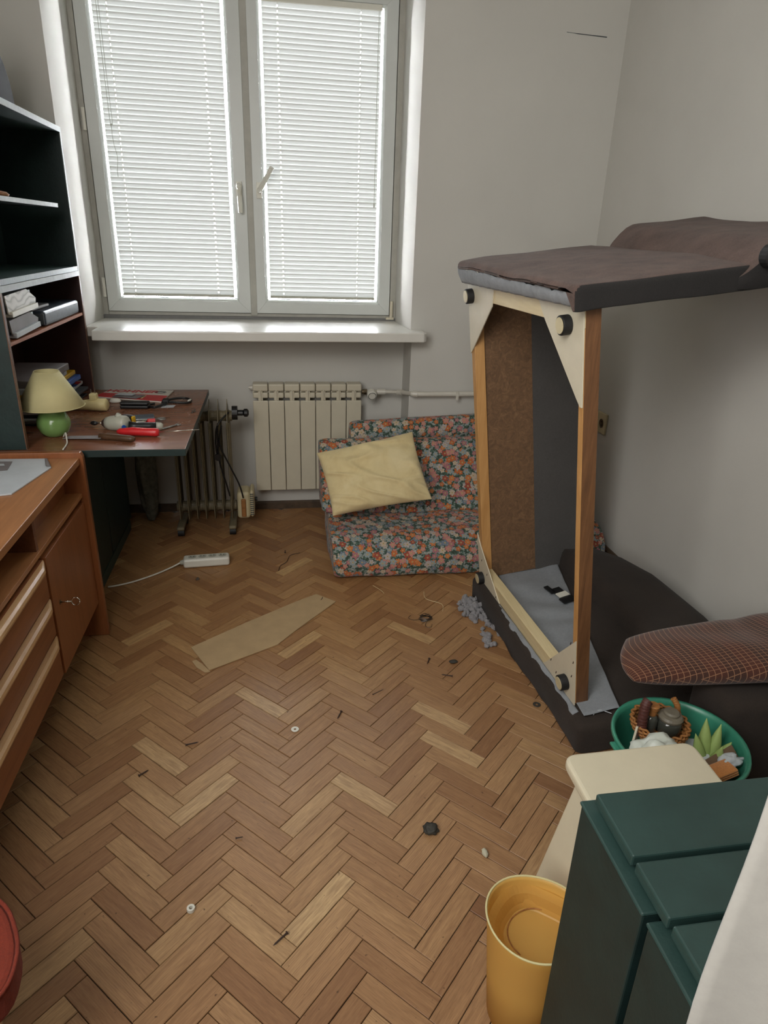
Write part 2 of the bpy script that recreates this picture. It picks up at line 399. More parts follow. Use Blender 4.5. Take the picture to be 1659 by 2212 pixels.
def lathe(bm, prof, n=32, c=(0, 0, 0), cap0=True, cap1=False, mtx=None, fn=None):
    rings = []
    for (r, z) in prof:
        ring = []
        for k in range(n):
            a = 2*math.pi*k/n; rr = r*(fn(a, z) if fn else 1)
            ring.append(bm.verts.new((c[0]+rr*math.cos(a), c[1]+rr*math.sin(a), c[2]+z)))
        rings.append(ring)
    for a, b in zip(rings, rings[1:]):
        for k in range(n): bm.faces.new((a[k], a[(k+1) % n], b[(k+1) % n], b[k]))
    if cap0: bm.faces.new(rings[0][::-1])
    if cap1: bm.faces.new(rings[-1])
    if mtx:
        for v in [x for r_ in rings for x in r_]: v.co = mtx @ v.co
    bmesh.ops.recalc_face_normals(bm, faces=bm.faces)
    return bm
def grid(bm, nx, ny, fn, uvf=None, close=False):
    g = [[bm.verts.new(fn(i/(nx-1), j/(ny-1))) for j in range(ny)] for i in range(nx)]
    uvl = bm.loops.layers.uv.verify() if uvf else None
    for i in range(nx-1):
        for j in range(ny-1):
            f = bm.faces.new((g[i][j], g[i+1][j], g[i+1][j+1], g[i][j+1]))
            if uvl:
                for l, (a, b) in zip(f.loops, ((i, j), (i+1, j), (i+1, j+1), (i, j+1))): l[uvl].uv = uvf(a/(nx-1), b/(ny-1))
    return g
def solid(o, t, off=0):
    m_ = o.modifiers.new('thick', 'SOLIDIFY'); m_.thickness = t; m_.offset = off; return o
def boxuv(bm, s=1):
    uvl = bm.loops.layers.uv.verify()
    for f in bm.faces:
        n = f.normal
        ax = max(range(3), key=lambda k: abs(n[k]))
        for l in f.loops:
            c = l.vert.co; l[uvl].uv = ((c.y, c.z), (c.x, c.z), (c.x, c.y))[ax]
def frame4(o, x, y, z=None):
    x = Vector(x).normalized(); y = (Vector(y)-x*Vector(y).dot(x)).normalized(); z = x.cross(y)
    m_ = Matrix((x, y, z)).transposed().to_4x4(); m_.translation = o; return m_
def nz(p, s=1): return noise.noise(Vector(p)*s)
def copy_tree(o, parent=None):
    c = o.copy(); C.objects.link(c)
    if parent is not None: c.parent = parent
    for ch in list(o.children): copy_tree(ch, c)
    return c
# ================================================================ ROOM
XL, XR, YB, YN, ZC = -1.22, 1.655, 3.5, 3.71, 2.8
bm = nb()
P_ = lambda pts, z0, z1: prism(bm, [(x, y, z0) for x, y in pts], (0, 0, z1-z0))
P_([(.709, YB), (.709, 4.0), (XR+.1, 4.0), (XR+.1, YB)], 0, 1.0)
P_([(.702, YB), (.680, 3.91), (.680, 4.0), (XR+.1, 4.0), (XR+.1, YB)], 1.0, ZC)
P_([(-.905, YB), (-.885, 3.91), (-.885, 4.0), (XL-.1, 4.0), (XL-.1, YB)], 1.0, ZC)
P_([(-1.12, YB), (-1.12, 4.0), (XL-.1, 4.0), (XL-.1, YB)], 0, 1.0)
box(bm, -1.12, .709, YN, 4.0, 0, 1.02); box(bm, -.905, .709, YB, 4.0, 2.62, ZC)
wb = struct(mk('wall_back', bm, 'wall'))
wr = struct(mk('wall_right', B(XR, XR+.1, -1.7, 4.0, 0, ZC), 'wall'))
struct(mk('wall_left', B(XL-.1, XL, -1.7, 4.0, 0, ZC), 'wall'))
struct(mk('wall_front', B(XL-.1, XR+.1, -1.8, -1.7, 0, ZC), 'wall'))
struct(mk('ceiling', B(XL-.1, XR+.1, -1.8, 4.0, ZC, ZC+.1), 'ceil'))
struct(mk('baseboard_back', prism(nb(), [(-1.12, YN, 0), (-1.12, YN, .045), (-1.12, YN-.008, .045), (-1.12, YN-.016, .036), (-1.12, YN-.016, 0)], (1.828, 0, 0)), 'basebd'))
struct(mk('baseboard_right', prism(nb(), [(XR, -1.7, 0), (XR, -1.7, .07), (XR-.01, -1.7, .07), (XR-.018, -1.7, .06), (XR-.018, -1.7, 0)], (0, 5.2, 0)), 'basebd'))
# crack in the plaster high on the window wall
bm = nb(); tube(bm, smoothpath([(1.365, YB-.0008, 2.391), (1.42, YB-.0008, 2.388), (1.49, YB-.0008, 2.386), (1.562, YB-.0008, 2.384)], 3), [.0008]*3+[.0016]*4+[.002]*3, 5)
mk('plaster_crack', bm, 'ink', wb)['label'] = 'thin dark horizontal crack'
# parquet -----------------------------------------------------------------
fl = struct(mk('floor', B(XL-.1, XR+.1, -1.8, YN+.1, -.06, -.006), 'joint'))
BL, BW, PX, PY = .2133, .05332, .1255, 1.457
d1, d2 = Vector((1, -1, 0)).normalized(), Vector((1, 1, 0)).normalized()
def seen(p):
    d = Vector(p)-Vector((0, 0, 1.5)); z = d.dot(fw)
    if z < .1: return False
    u = 829.5+1446.64*d.dot(r2)/z; v = 1106-1446.64*d.dot(u2)/z
    return -60 < u < 1719 and 900 < v < 2290
blocks = []
for i in range(-6, 8):
    for j in range(-40, 60):
        o = Vector((PX+.3016*i, PY+.0754*j, 0))
        for org, a, b, k in ((o, d1, d2, 0), (o+d1*BL, d2, d1, 1)):
            c = org+a*BL/2+b*BW/2
            if XL-.12 < c.x < XR+.05 and -1.65 < c.y < YN+.03: blocks.append((c, a, b, k))
def hidden(c):
    if c.x < -.72 and c.y < 2.42: return True
    if c.x > .25 and c.y > 2.8: return True
    if c.x > .95 and c.y > 1.5: return True
    if c.x > .5+max(0, (c.y-1.1))*.9 and c.y < 1.6: return True
    if c.x > .45 and c.y < 1.0: return True
    return c.y < .45
near = sorted([q for q in blocks if seen(q[0]) and not hidden(q[0])], key=lambda q: (q[0]-Vector((0, 0, 1.5))).length)
ids = set(id(q) for q in near[:300])
rnd = random.Random(11)
def block_geo(bm, mtx, uo, tint, L=BL, W=BW):
    """one oak block: top at z=0 with eased edges, uv along the grain"""
    h, e, g = .012, .0010, .0009
    uvl = bm.loops.layers.uv.verify(); tl = bm.verts.layers.float.get('tint') or bm.verts.layers.float.new('tint')
    l, w_ = L/2-g, W/2-g
    rings = [[(-l, -w_, -h), (l, -w_, -h), (l, w_, -h), (-l, w_, -h)], [(-l, -w_, -e), (l, -w_, -e), (l, w_, -e), (-l, w_, -e)],
             [(-l+e, -w_+e, 0), (l-e, -w_+e, 0), (l-e, w_-e, 0), (-l+e, w_-e, 0)]]
    vs = []
    for r_ in rings:
        row = []
        for p in r_:
            v = bm.verts.new(mtx @ Vector(p)); v[tl] = tint; row.append((v, p))
        vs.append(row)
    fs = [vs[2]]
    for a, b in ((0, 1), (1, 2)):
        for k in range(4): fs.append([vs[a][k], vs[a][(k+1) % 4], vs[b][(k+1) % 4], vs[b][k]])
    for f in fs:
        fc = bm.faces.new([v for v, p in f])
        for lp, (v, p) in zip(fc.loops, f): lp[uvl].uv = (p[0]+uo[0], p[1]+uo[1])
def tints(): return min(1, max(0, rnd.gauss(.5, .25)))
variants = []
for k in range(36):
    bm = nb(); block_geo(bm, Matrix(), (rnd.uniform(0, 50), rnd.uniform(0, 50)), tints(), W=BW+rnd.uniform(-.0006, .0004))
    me = bpy.data.meshes.new('parquet_block'); bm.to_mesh(me); bm.free(); me.materials.append(M['parquet']); variants.append(me)
rest = nb()
for q in blocks:
    c, a, b, k = q; n_ = Vector((0, 0, 1)); ax = a*(1 if rnd.random() < .5 else -1)
    ang = math.atan2(ax.y, ax.x)+rnd.gauss(0, .0012)
    zz = -.0012+rnd.uniform(-.0007, .0007)
    mtx = Matrix.Translation(Vector((c.x, c.y, zz))) @ Matrix.Rotation(ang, 4, 'Z') @ Matrix.Rotation(rnd.gauss(0, .003), 4, 'X')
    if id(q) in ids:
        o = bpy.data.objects.new('parquet_block', rnd.choice(variants)); C.objects.link(o); o.matrix_basis = mtx; adopt(o, fl)
    else: block_geo(rest, mtx, (rnd.uniform(0, 50), rnd.uniform(0, 50)), tints())
o = mk('parquet_blocks_beyond', rest, 'parquet', fl); o['kind'] = 'stuff'
# window ------------------------------------------------------------------
YW = 3.868
bm = nb()
for q in ((-.905, -.862, 1.054, 2.62), (.651, .70, 1.054, 2.62), (-.862, .651, 1.054, 1.086), (-.862, .651, 2.56, 2.62)): box(bm, q[0], q[1], YW+.012, YW+.075, q[2], q[3])
for q in ((-.88, -.835, 1.06, 2.6), (.622, .68, 1.06, 2.6), (-.88, .68, 1.062, 1.112)): box(bm, q[0], q[1], YW+.0555, YW+.08, q[2], q[3])
win = struct(mk('window_1', bm, 'pvc_dirty', bevel=.003)); win.name = 'window_1'
mk('window_frame_ledge', B(-.89, .69, YW-.004, YW+.02, 1.050, 1.070), 'gasket', win, bevel=.002)
mk('mullion', rbox(-.119, -.082, YW+.006, YW+.07, 1.075, 2.6, .003, 2), 'pvc_dirty', win)
def sash(x0, x1, g0, g1, hx, slant):
    z0, z1, gz0, gz1 = 1.089, 2.585, 1.158, 2.52
    bm = nb()
    # four mitred profiles with a step down to the glass
    out = [(x0, z0), (x1, z0), (x1, z1), (x0, z1)]; inn = [(g0-.012, gz0-.012), (g1+.012, gz0-.012), (g1+.012, gz1+.012), (g0-.012, gz1+.012)]; gl = [(g0, gz0), (g1, gz0), (g1, gz1), (g0, gz1)]
    for k in range(4):
        j = (k+1) % 4
        t = nb()
        a, b, c, d = out[k], out[j], inn[j], inn[k]
        prism(t, [(a[0], YW, a[1]), (b[0], YW, b[1]), (c[0], YW, c[1]), (d[0], YW, d[1])], (0, .055, 0))
        c2, d2_ = gl[j], gl[k]
        prism(t, [(d[0], YW+.004, d[1]), (c[0], YW+.004, c[1]), (c2[0], YW+.016, c2[1]), (d2_[0], YW+.016, d2_[1])], (0, .03, 0))
        me = bpy.data.meshes.new('t'); t.to_mesh(me); t.free(); bm.from_mesh(me); bpy.data.meshes.remove(me)
    s_ = mk('sash', bm, 'pvc', win, bevel=.0012)
    mk('pane', B(g0-.005, g1+.005, YW+.034, YW+.038, gz0-.005, gz1+.005), 'glass', s_)
    mk('pane_gasket', B(g0-.002, g1+.002, YW+.030, YW+.0335, gz0-.002, gz0+.004), 'gasket', s_)
    h = nb()
    box(h, hx-.014, hx+.014, YW-.010, YW, 1.66, 1.735) if slant else box(h, hx-.014, hx+.014, YW-.010, YW, 1.665, 1.735)
    if slant: tube(h, [(hx, YW-.008, 1.697), (hx, YW-.045, 1.697), (hx+.008, YW-.05, 1.703), (hx+.028, YW-.065, 1.735), (hx+.068, YW-.095, 1.80)], [.012, .012, .014, .0125, .0115], 8)
    else: tube(h, [(hx, YW-.008, 1.716), (hx, YW-.042, 1.716), (hx, YW-.047, 1.708), (hx+.002, YW-.046, 1.66), (hx+.004, YW-.044, 1.588)], [.012, .012, .014, .013, .012], 8)
    mk('window_handle', h, 'white_pl', s_, smooth=False, bevel=.002)
    return s_
s1 = sash(-.857, -.117, -.790, -.190, -.152, False); s2 = sash(-.084, .646, -.024, .576, -.052, True)
for zz in (1.208, 1.975): 
    h = nb(); tube(h, [(-.868, YW-.002, zz-.048), (-.868, YW-.002, zz+.048)], .0085, 10); tube(h, [(-.868, YW-.002, zz-.004), (-.868, YW-.002, zz+.002)], .0095, 10); mk('hinge', h, 'white_pl', s1)
h = nb(); tube(h, [(.658, YW-.004, 1.075), (.658, YW-.004, 1.165)], .009, 10); box(h, .628, .672, YW-.012, YW+.006, 1.066, 1.078); mk('hinge', h, 'cream_board', s2)
# sill
bm = nb(); prism(bm, [(-.838, 3.36, 1.006), (.745, 3.36, 1.012), (.762, 3.38, 1.012), (.762, YB-.001, 1.012), (.70, YB-.001, 1.012), (.682, YW+.02, 1.012), (-.886, YW+.02, 1.006), (-.903, YB, 1.006), (-.838, YB-.002, 1.006)], (0, 0, .046))
struct(mk('trim_1', bm, 'sill', bevel=.006, seg=3))
# blinds
def slat_mesh(x0, x1, cords):
    bm = nb(); tl = R(73); wd = .0285; rows = [0, .25, .36, .64, .75, 1]
    xs = sorted(set([x0+(x1-x0)*i/8 for i in range(9)]+[c+d for c in cords for d in (-.0022, .0022)]))
    def fn(x, j):
        a = (j-.5)*wd; c_ = .0020*(1-(2*j-1)**2)
        return Vector((x, -(a*math.cos(tl))-c_*math.sin(tl), a*math.sin(tl)-c_*math.cos(tl)))
    g = [[bm.verts.new(fn(x, j)) for j in rows] for x in xs]
    for i in range(len(xs)-1):
        hole = any(abs((xs[i]+xs[i+1])/2-c) < .001 for c in cords)
        for j in range(5):
            if hole and j == 2: continue
            bm.faces.new((g[i][j], g[i+1][j], g[i+1][j+1], g[i][j+1]))
    me = bpy.data.meshes.new('slat'); bm.to_mesh(me); bm.free(); me.materials.append(M['slat'])
    for p in me.polygons: p.use_smooth = True
    return me
def blind(x0, x1, cords, which, label):
    root = thing('window_blind', ((x0+x1)/2, YW+.006, 1.17), label, 'blind', 'venetian blinds in the window')
    yb = YW+.010; me = slat_mesh(x0, x1, cords); z = 1.193; k = 0
    rb = random.Random(which)
    while z < 2.50:
        o = bpy.data.objects.new('slat', me); C.objects.link(o); o.location = (0, yb, z)
        o.rotation_euler = (rb.gauss(0, .012), rb.gauss(0, .0010), 0); adopt(o, root); z += .0228
    bm = nb(); box(bm, x0, x1, yb-.008, yb+.008, 1.168, 1.181); mk('bottom_rail', bm, 'grey_pl', root, bevel=.003)
    bm = nb(); box(bm, x0-.004, x1+.004, yb-.012, yb+.012, 2.505, 2.53); mk('head_rail', bm, 'white_pl', root, bevel=.003)
    for cx in cords:
        bm = nb()
        for dy in (-.0125, .011): tube(bm, [(cx, yb+dy, 1.17), (cx, yb+dy, 2.51)], .0009, 5)
        mk('ladder_cord', bm, 'white_pl', root)
    return root
b1 = blind(-.778, -.203, (-.712, -.285), 1, 'closed off-white venetian blind on the left sash, its pull cord looping down')
b2 = blind(-.012, .562, (.062, .462), 2, 'closed off-white venetian blind on the right sash, behind the slanted handle')
bm = nb(); tube(bm, smoothpath([(-.755, YW-.006, 2.5), (-.752, YW-.006, 2.2), (-.748, YW-.007, 1.97), (-.742, YW-.007, 1.962), (-.738, YW-.007, 1.975), (-.742, YW-.006, 2.2), (-.745, YW-.006, 2.5)], 6), .0011, 5)
tube(bm, smoothpath([(-.745, YW-.008, 1.96), (-.742, YW-.008, 1.88), (-.731, YW-.008, 1.82), (-.738, YW-.008, 1.76), (-.737, YW-.008, 1.73)], 6), .0011, 5); mk('pull_cord', bm, 'grey_pl', b1)
bm = nb(); tube(bm, smoothpath([(.548, YW-.006, 2.5), (.546, YW-.006, 2.1), (.545, YW-.006, 1.66)], 6), .0011, 5); tube(bm, [(.545, YW-.006, 1.66), (.545, YW-.006, 1.64)], .003, 6); mk('pull_cord', bm, 'grey_pl', b2)
# ================================================================ RADIATOR
root = thing('radiator', (.17, 3.66, .147), 'cream seven-section radiator on the wall under the window', 'radiator')
rw, rx = .0843, -.122; yf = 3.61
for k in range(7):
    x = rx+rw*k+.0015; x1 = x+rw-.003; bm = nb(); xm = (x+x1)/2
    t = rbox(x, x1, yf, yf+.012, .148, .662, .004, 2); me = bpy.data.meshes.new('t'); t.to_mesh(me); t.free(); bm.from_mesh(me)
    for (za, zb, ya, yb2) in ((.672, .703, yf+.014, yf+.05), (.712, .752, yf+.002, yf+.075)):
        t = rbox(x, x1, ya, yb2, za, zb, .008, 3); me = bpy.data.meshes.new('t'); t.to_mesh(me); t.free(); bm.from_mesh(me)
    box(bm, xm-.003, xm+.003, yf+.001, yf+.06, .655, .742)
    box(bm, xm-.012, xm+.012, yf+.01, yf+.085, .16, .72)
    tube(bm, [(x, yf+.05, .70), (x1, yf+.05, .70)], .017, 12); tube(bm, [(x, yf+.05, .18), (x1, yf+.05, .18)], .017, 12)
    mk('section', bm, 'radiator', root)
bm = nb(); tube(bm, [(rx-.012, yf+.04, .725), (rx+.002, yf+.04, .725)], .013, 10); tube(bm, [(rx-.020, yf+.04, .725), (rx-.012, yf+.04, .725)], .008, 8); mk('end_plug', bm, 'pipe', root)
root = thing('radiator_valve', (.52, 3.62, .70), 'round white thermostatic valve head at the right end of the cream radiator', 'valve')
bm = nb(); tube(bm, [(.470, yf+.02, .706), (.480, yf+.02, .706)], .012, 8); tube(bm, [(.480, yf+.02, .706), (.498, yf+.02, .706)], .0165, 6); mk('union_nut', bm, 'brass', root)
bm = nb(); ax = frame4((.522, yf+.01, .704), (1, 0, 0), (0, .3, 1))
lathe(bm, [(.020, 0), (.026, .004), (.0275, .02), (.027, .034), (.024, .040)], 28, cap0=True, cap1=True, mtx=Matrix.Translation((.522, yf+.012, .706)) @ Matrix.Rotation(R(112), 4, 'X')); mk('valve_head', bm, 'white_pl', root, smooth=False)
bm = nb()
for k in range(20):
    a = 2*math.pi*k/20; m_ = Matrix.Translation((.522, yf+.012, .706)) @ Matrix.Rotation(R(112), 4, 'X') @ Matrix.Rotation(a, 4, 'Z'); box(bm, .019, .0225, -.0018, .0018, .0385, .0415, m_)
mk('dial_marks', bm, 'ink', root)
root = thing('heating_pipe', (.75, 3.5, .70), 'white painted heating pipe running along the wall from the valve', 'pipe')
pp = [(.535, yf+.02, .706), (.60, yf+.01, .708), (.678, 3.60, .710), (.705, 3.52, .722), (.722, 3.465, .730), (.76, 3.455, .7305), (1.25, 3.455, .731), (1.648, 3.455, .732)]
bm = nb(); tube(bm, pp[:3], .011, 12); tube(bm, smoothpath(pp[2:5], 5), .0125, 12); tube(bm, pp[4:], .0135, 12); mk('pipe_run', bm, 'pipe', root, smooth=True)
for cp in ([(.555, yf+.017, .707), (.60, yf+.01, .708)], [(.668, 3.605, .709), (.686, 3.58, .713)], [(.722, 3.465, .730), (.748, 3.456, .7305)]): bm = nb(); tube(bm, cp, .0165, 12); mk('coupling', bm, 'pipe', root)
bm = nb(); box(bm, .952, .968, 3.437, YB-.001, .722, .728); box(bm, .953, .967, 3.438, 3.442, .702, .745); mk('pipe_clip', bm, 'pipe', root)
# wall socket
root = thing('wall_socket', (XR, 3.16, .65), 'small double wall socket on the right wall', 'socket')
mk('socket_plate', rbox(XR-.012, XR-.0005, 3.085, 3.235, .600, .705, .003, 2), 'heaterbox', root)
for yy in (3.125, 3.195):
    bm = nb(); lathe(bm, [(.001, 0), (.019, 0), (.021, .002), (.023, .002)], 20, cap0=True, mtx=Matrix.Translation((XR-.0125, yy, .652)) @ Matrix.Rotation(R(-90), 4, 'Y')); o = mk('socket_outlet', bm, 'brass', root)
    bm = nb()
    for dz in (-.009, .009): tube(bm, [(XR-.0135, yy, .652+dz), (XR-.0155, yy, .652+dz)], .0026, 8)
    mk('socket_hole', bm, 'black', o)
def add(bm, t):
    me = bpy.data.meshes.new('t'); t.to_mesh(me); t.free(); bm.from_mesh(me); bpy.data.meshes.remove(me); return bm
# ================================================================ LOWBOARD
FX = -.70
root = thing('sideboard', (-.95, 1.7, 0), 'teak-coloured sideboard with pale curved drawer pulls, along the left wall in front of the desk', 'sideboard')
mk('end_panel', prism(nb(), [(XL+.01, 2.412, 0), (XL+.01, 2.412, .757), (-.692, 2.412, .757), (-.684, 2.412, .74), (-.682, 2.412, 0)], (0, .024, 0)), 'lowv', root, bevel=.002)
mk('end_panel', B(XL+.01, FX+.01, .50, .524, 0, .745), 'lowv', root, bevel=.002)
mk('top_board', rbox(XL+.01, FX+.004, .524, 2.411, .713, .737, .002, 2), 'low', root)
mk('back_panel', B(XL+.01, XL+.02, .524, 2.411, .15, .713), 'lowdark', root)
mk('compartment_floor', B(XL+.02, FX-.004, .524, 2.411, .588, .603), 'low', root, bevel=.001)
mk('compartment_divider', B(XL+.02, FX-.012, 1.922, 1.940, .603, .713), 'lowdark', root)
mk('compartment_front', B(-.775, -.762, 1.941, 2.411, .603, .713), 'lowv', root)
mk('bottom_board', B(XL+.02, FX-.025, .524, 2.411, .150, .168), 'lowdark', root)
mk('inner_divider', B(XL+.02, FX-.025, 1.925, 1.94, .168, .588), 'lowdark', root)
d = mk('door', rbox(FX-.020, FX, 1.948, 2.405, .152, .570, .0015, 2), 'lowv', root)
k = nb(); ky, kz = 2.005, .385
tube(k, [(FX-.002, ky, kz), (FX+.034, ky, kz)], .0026, 8); tube(k, [(FX+.020, ky, kz), (FX+.024, ky, kz)], .0042, 8)
ring = [(FX+.034+.0125+.0125*math.cos(a), ky+.003*math.sin(a), kz+.0125*math.sin(a)) for a in [2*math.pi*i/24 for i in range(25)]]
tube(k, ring, .0021, 6); mk('key', k, 'chrome', d, smooth=True)
k = nb(); tube(k, [(FX-.001, ky, kz), (FX+.0015, ky, kz)], .008, 12); mk('keyhole_plate', k, 'brass', d)
for i, (z0, z1) in enumerate(((.444, .572), (.312, .440), (.160, .308))):
    dr = mk('drawer', rbox(FX-.020, FX-.001, .53, 1.932, z0, z1, .0015, 2), 'lowd', root)
    pr_ = [(FX-.004, z1-.036), (FX+.010, z1-.032), (FX+.018, z1-.024), (FX+.021, z1-.015), (FX+.019, z1-.006), (FX+.012, z1-.001), (FX-.004, z1)]
    h = nb(); n_ = 26; rings = []
    for j in range(n_+1):
        y = .56+(1.928-.56)*j/n_; e = min(1, (n_-j)/1.2, j/1.2+.2); e = math.sin(e*math.pi/2)
        rings.append([h.verts.new((FX-.004+(x-FX+.004)*(.25+.75*e), y, z)) for x, z in pr_])
    for a, b in zip(rings, rings[1:]):
        for q in range(len(pr_)-1): h.faces.new((a[q], a[q+1], b[q+1], b[q]))
    h.faces.new(rings[-1]); h.faces.new(rings[0][::-1]); bmesh.ops.recalc_face_normals(h, faces=h.faces)
    mk('drawer_pull', h, 'handle', dr, smooth=False, bevel=0)
# printed sheet on top
root = thing('magazine', (-.86, 2.2, .737), 'grey printed magazine lying on top of the teak-coloured sideboard', 'magazine')
bm = nb(); prism(bm, [(-1.07, 2.40, .7375), (-.797, 2.395, .7375), (-.757, 2.30, .7375), (-.80, 2.05, .7375), (-1.05, 1.98, .7375)], (0, 0, .005)); mk('pages', bm, 'paper', root, bevel=.001)
bm = nb(); prism(bm, [(-.757, 2.30, .7425), (-.797, 2.395, .7425), (-.80, 2.385, .746), (-.772, 2.30, .7455)], (-.002, 0, .0004)); mk('curled_corner', bm, 'greyholder', root)
bm = nb(); prism(bm, [(-1.06, 2.37, .7431), (-.90, 2.365, .7431), (-.885, 2.27, .7431), (-1.06, 2.22, .7431)], (0, 0, .0003)); mk('printed_picture', bm, 'greyholder', root)
bm = nb(); prism(bm, [(-1.05, 2.335, .7435), (-.92, 2.34, .7435), (-.91, 2.32, .7435), (-1.05, 2.30, .7435)], (0, 0, .0002)); mk('printed_highlight', bm, 'paper', root)
# ================================================================ DESK
root = thing('desk', (-.75, 3.0, 0), 'reddish-brown worn desk with dark green edges under the window', 'desk')
bm = B(XL+.01, -.335, 2.462, 3.488, .722, .7495); o = mk('desk_top', bm, ['green', 'desk'], root, bevel=.0015)
for p in o.data.polygons: p.material_index = 1 if p.normal.z > .9 else 0
mk('pedestal', B(XL+.02, -.795, 2.50, 3.46, .0, .722), 'green', root, bevel=.002)
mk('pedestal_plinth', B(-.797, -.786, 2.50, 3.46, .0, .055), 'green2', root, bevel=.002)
mk('pedestal_door', rbox(-.794, -.778, 2.52, 3.0, .075, .70, .002, 2), 'green', root)
mk('pedestal_door', rbox(-.794, -.778, 3.01, 3.45, .075, .70, .002, 2), 'green', root)
# ================================================================ SHELF UNITS on the desk
HX0, HX1, HY0, HY1 = -1.19, -.885, 2.475, 3.488
def unit(name, z0, z1, label, mo, mi, me_, shelves, tshelf=.018):
    root = thing(name, (-1.03, 2.98, z0), label, 'shelf unit')
    for y0, y1 in ((HY0, HY0+.018), (HY1-.018, HY1)):
        s_ = mk('side_panel', B(HX0, HX1-.003, y0, y1, z0, z1-.0215), mo if y0 == HY0 else mi, root, bevel=.0008)
        mk('edge_strip', B(HX1-.003, HX1, y0, y1, z0, z1-.0215), me_[0], s_)
    t_ = mk('top_board', B(HX0, HX1-.003, HY0, HY1, z1-.021, z1), mo, root, bevel=.0008)
    mk('edge_strip', B(HX1-.003, HX1, HY0, HY1, z1-.021, z1), me_[1], t_)
    mk('back_panel', B(HX0, HX0+.005, HY0+.018, HY1-.018, z0, z1-.021), mi, root)
    for zs, yr, mat, xr in shelves:
        s_ = mk('shelf', B(HX0+.005, xr-.003, HY0+.0185, yr, zs-tshelf, zs), mat[0], root, bevel=.0008)
        mk('edge_strip', B(xr-.003, xr, HY0+.0185, yr, zs-tshelf, zs), mat[1], s_)
    return root
unit('lower_shelf_unit', .7505, 1.307, 'lower brown-lined shelf unit standing on the left end of the desk', 'green', 'cupboard_in', ('edge_wood', 'greyedge'), [(1.122, HY1-.0185, ('orange_wood', 'orange_wood'), -.89)], .012)
up_ = unit('upper_shelf_unit', 1.3075, 1.892, 'upper dark green shelf unit with edges greyed to look lit, stacked above the desk', 'green', 'green', ('greyedge', 'greyedge'), [(1.586, HY1-.16, ('green', 'greyedge'), -.895)], .016)
mk('bottom_board', B(HX0+.005, HX1-.001, HY0+.0185, HY1-.0185, 1.308, 1.328), 'green2', up_, bevel=.001)
# dark round case on the very top
root = thing('round_case', (-1.06, 3.02, 1.8925), 'dark rounded case with a pale rim on top of the upper shelf unit', 'case')
bm = nb(); prism(bm, [(-1.10, 3.02-.20*math.cos(a), 1.893+.225*math.sin(a)) for a in [math.pi*i/20 for i in range(21)]], (.13, 0, 0)); mk('case_body', bm, 'lead', root, bevel=.012, seg=3)
bm = nb(); tube(bm, [(-1.035, 3.02-.212*math.cos(a), 1.8975+.232*math.sin(a)) for a in [math.pi*i/24 for i in range(25)]], .0055, 6); mk('case_rim', bm, 'shade', root)
# pebble-like item on the middle shelf
bm = nb(); lathe(bm, [(.03, 0), (.034, .006), (.026, .014), (.008, .018)], 16, (-.93, 2.74, 1.5865), cap1=True, fn=lambda a, z: 1+.12*math.sin(3*a)); tag(mk('small_dish', bm, 'wicker', None, True), 'tiny brown dish on the middle shelf of the upper shelf unit', 'dish')
# file holders (open-fronted sloping)
def holder(y0, z0, ln, h, mat, label, tilt, zlip):
    root = thing('magazine_holder', (-.95, y0, z0), label, 'file holder', None)
    m_ = Matrix.Translation((-.90, y0, z0)) @ Matrix.Rotation(R(tilt), 4, 'X')
    bm = nb(); prism(bm, [m_ @ Vector(p) for p in ((0, .012, h*.05), (0, 0, h), (0, ln*.72, h*1.02), (0, ln*1.02, h*.42), (0, ln*.98, h*.10), (0, .05, 0))], (-.004, 0, 0)); mk('side_wall', bm, mat, root)
    bm = nb(); prism(bm, [m_ @ Vector(p)+Vector((-.12, 0, 0)) for p in ((0, .012, h*.05), (0, 0, h), (0, ln*.72, h*1.02), (0, ln*1.02, h*.42), (0, ln*.98, h*.10), (0, .05, 0))], (-.004, 0, 0)); mk('side_wall', bm, mat, root)
    bm = nb(); box(bm, -.124, .008, .02, ln*.97, -.006, .004, m_); box(bm, -.004, .010, .02, ln*.97, -.006, .012, m_); mk('spine', bm, 'white_pl' if mat == 'marble' else 'paper', root, bevel=.001)
    bm = nb(); box(bm, -.114, -.006, .05, ln*.9, .006, h*.9, m_); mk('papers', bm, 'paper', root)
    return root
holder(2.56, 1.132, .30, .056, 'greyholder', 'grey magazine holder lying on the orange-brown shelf, under the marbled one', 2, .01)
holder(2.555, 1.203, .31, .068, 'marble', 'white marbled magazine holder on top of the grey one', 1.5, .01)
root = thing('ring_binder', (-.97, 3.2, 1.123), 'dark blue ring binder on the orange-brown shelf beside the magazine holders', 'binder')
bm = nb(); t = rbox(-1.12, -.895, 2.93, 3.44, 1.1235, 1.183, .012, 3); add(bm, t); mk('cover', bm, 'bluebinder', root)
mk('pages', B(-1.10, -.90, 2.925, 3.42, 1.132, 1.172), 'ink', root)
tag(mk('clear_sleeve', rbox(-1.10, -.93, 2.90, 3.12, 1.184, 1.196, .004, 2), 'greyholder'), 'small grey sleeve lying on the dark blue ring binder', 'sleeve')
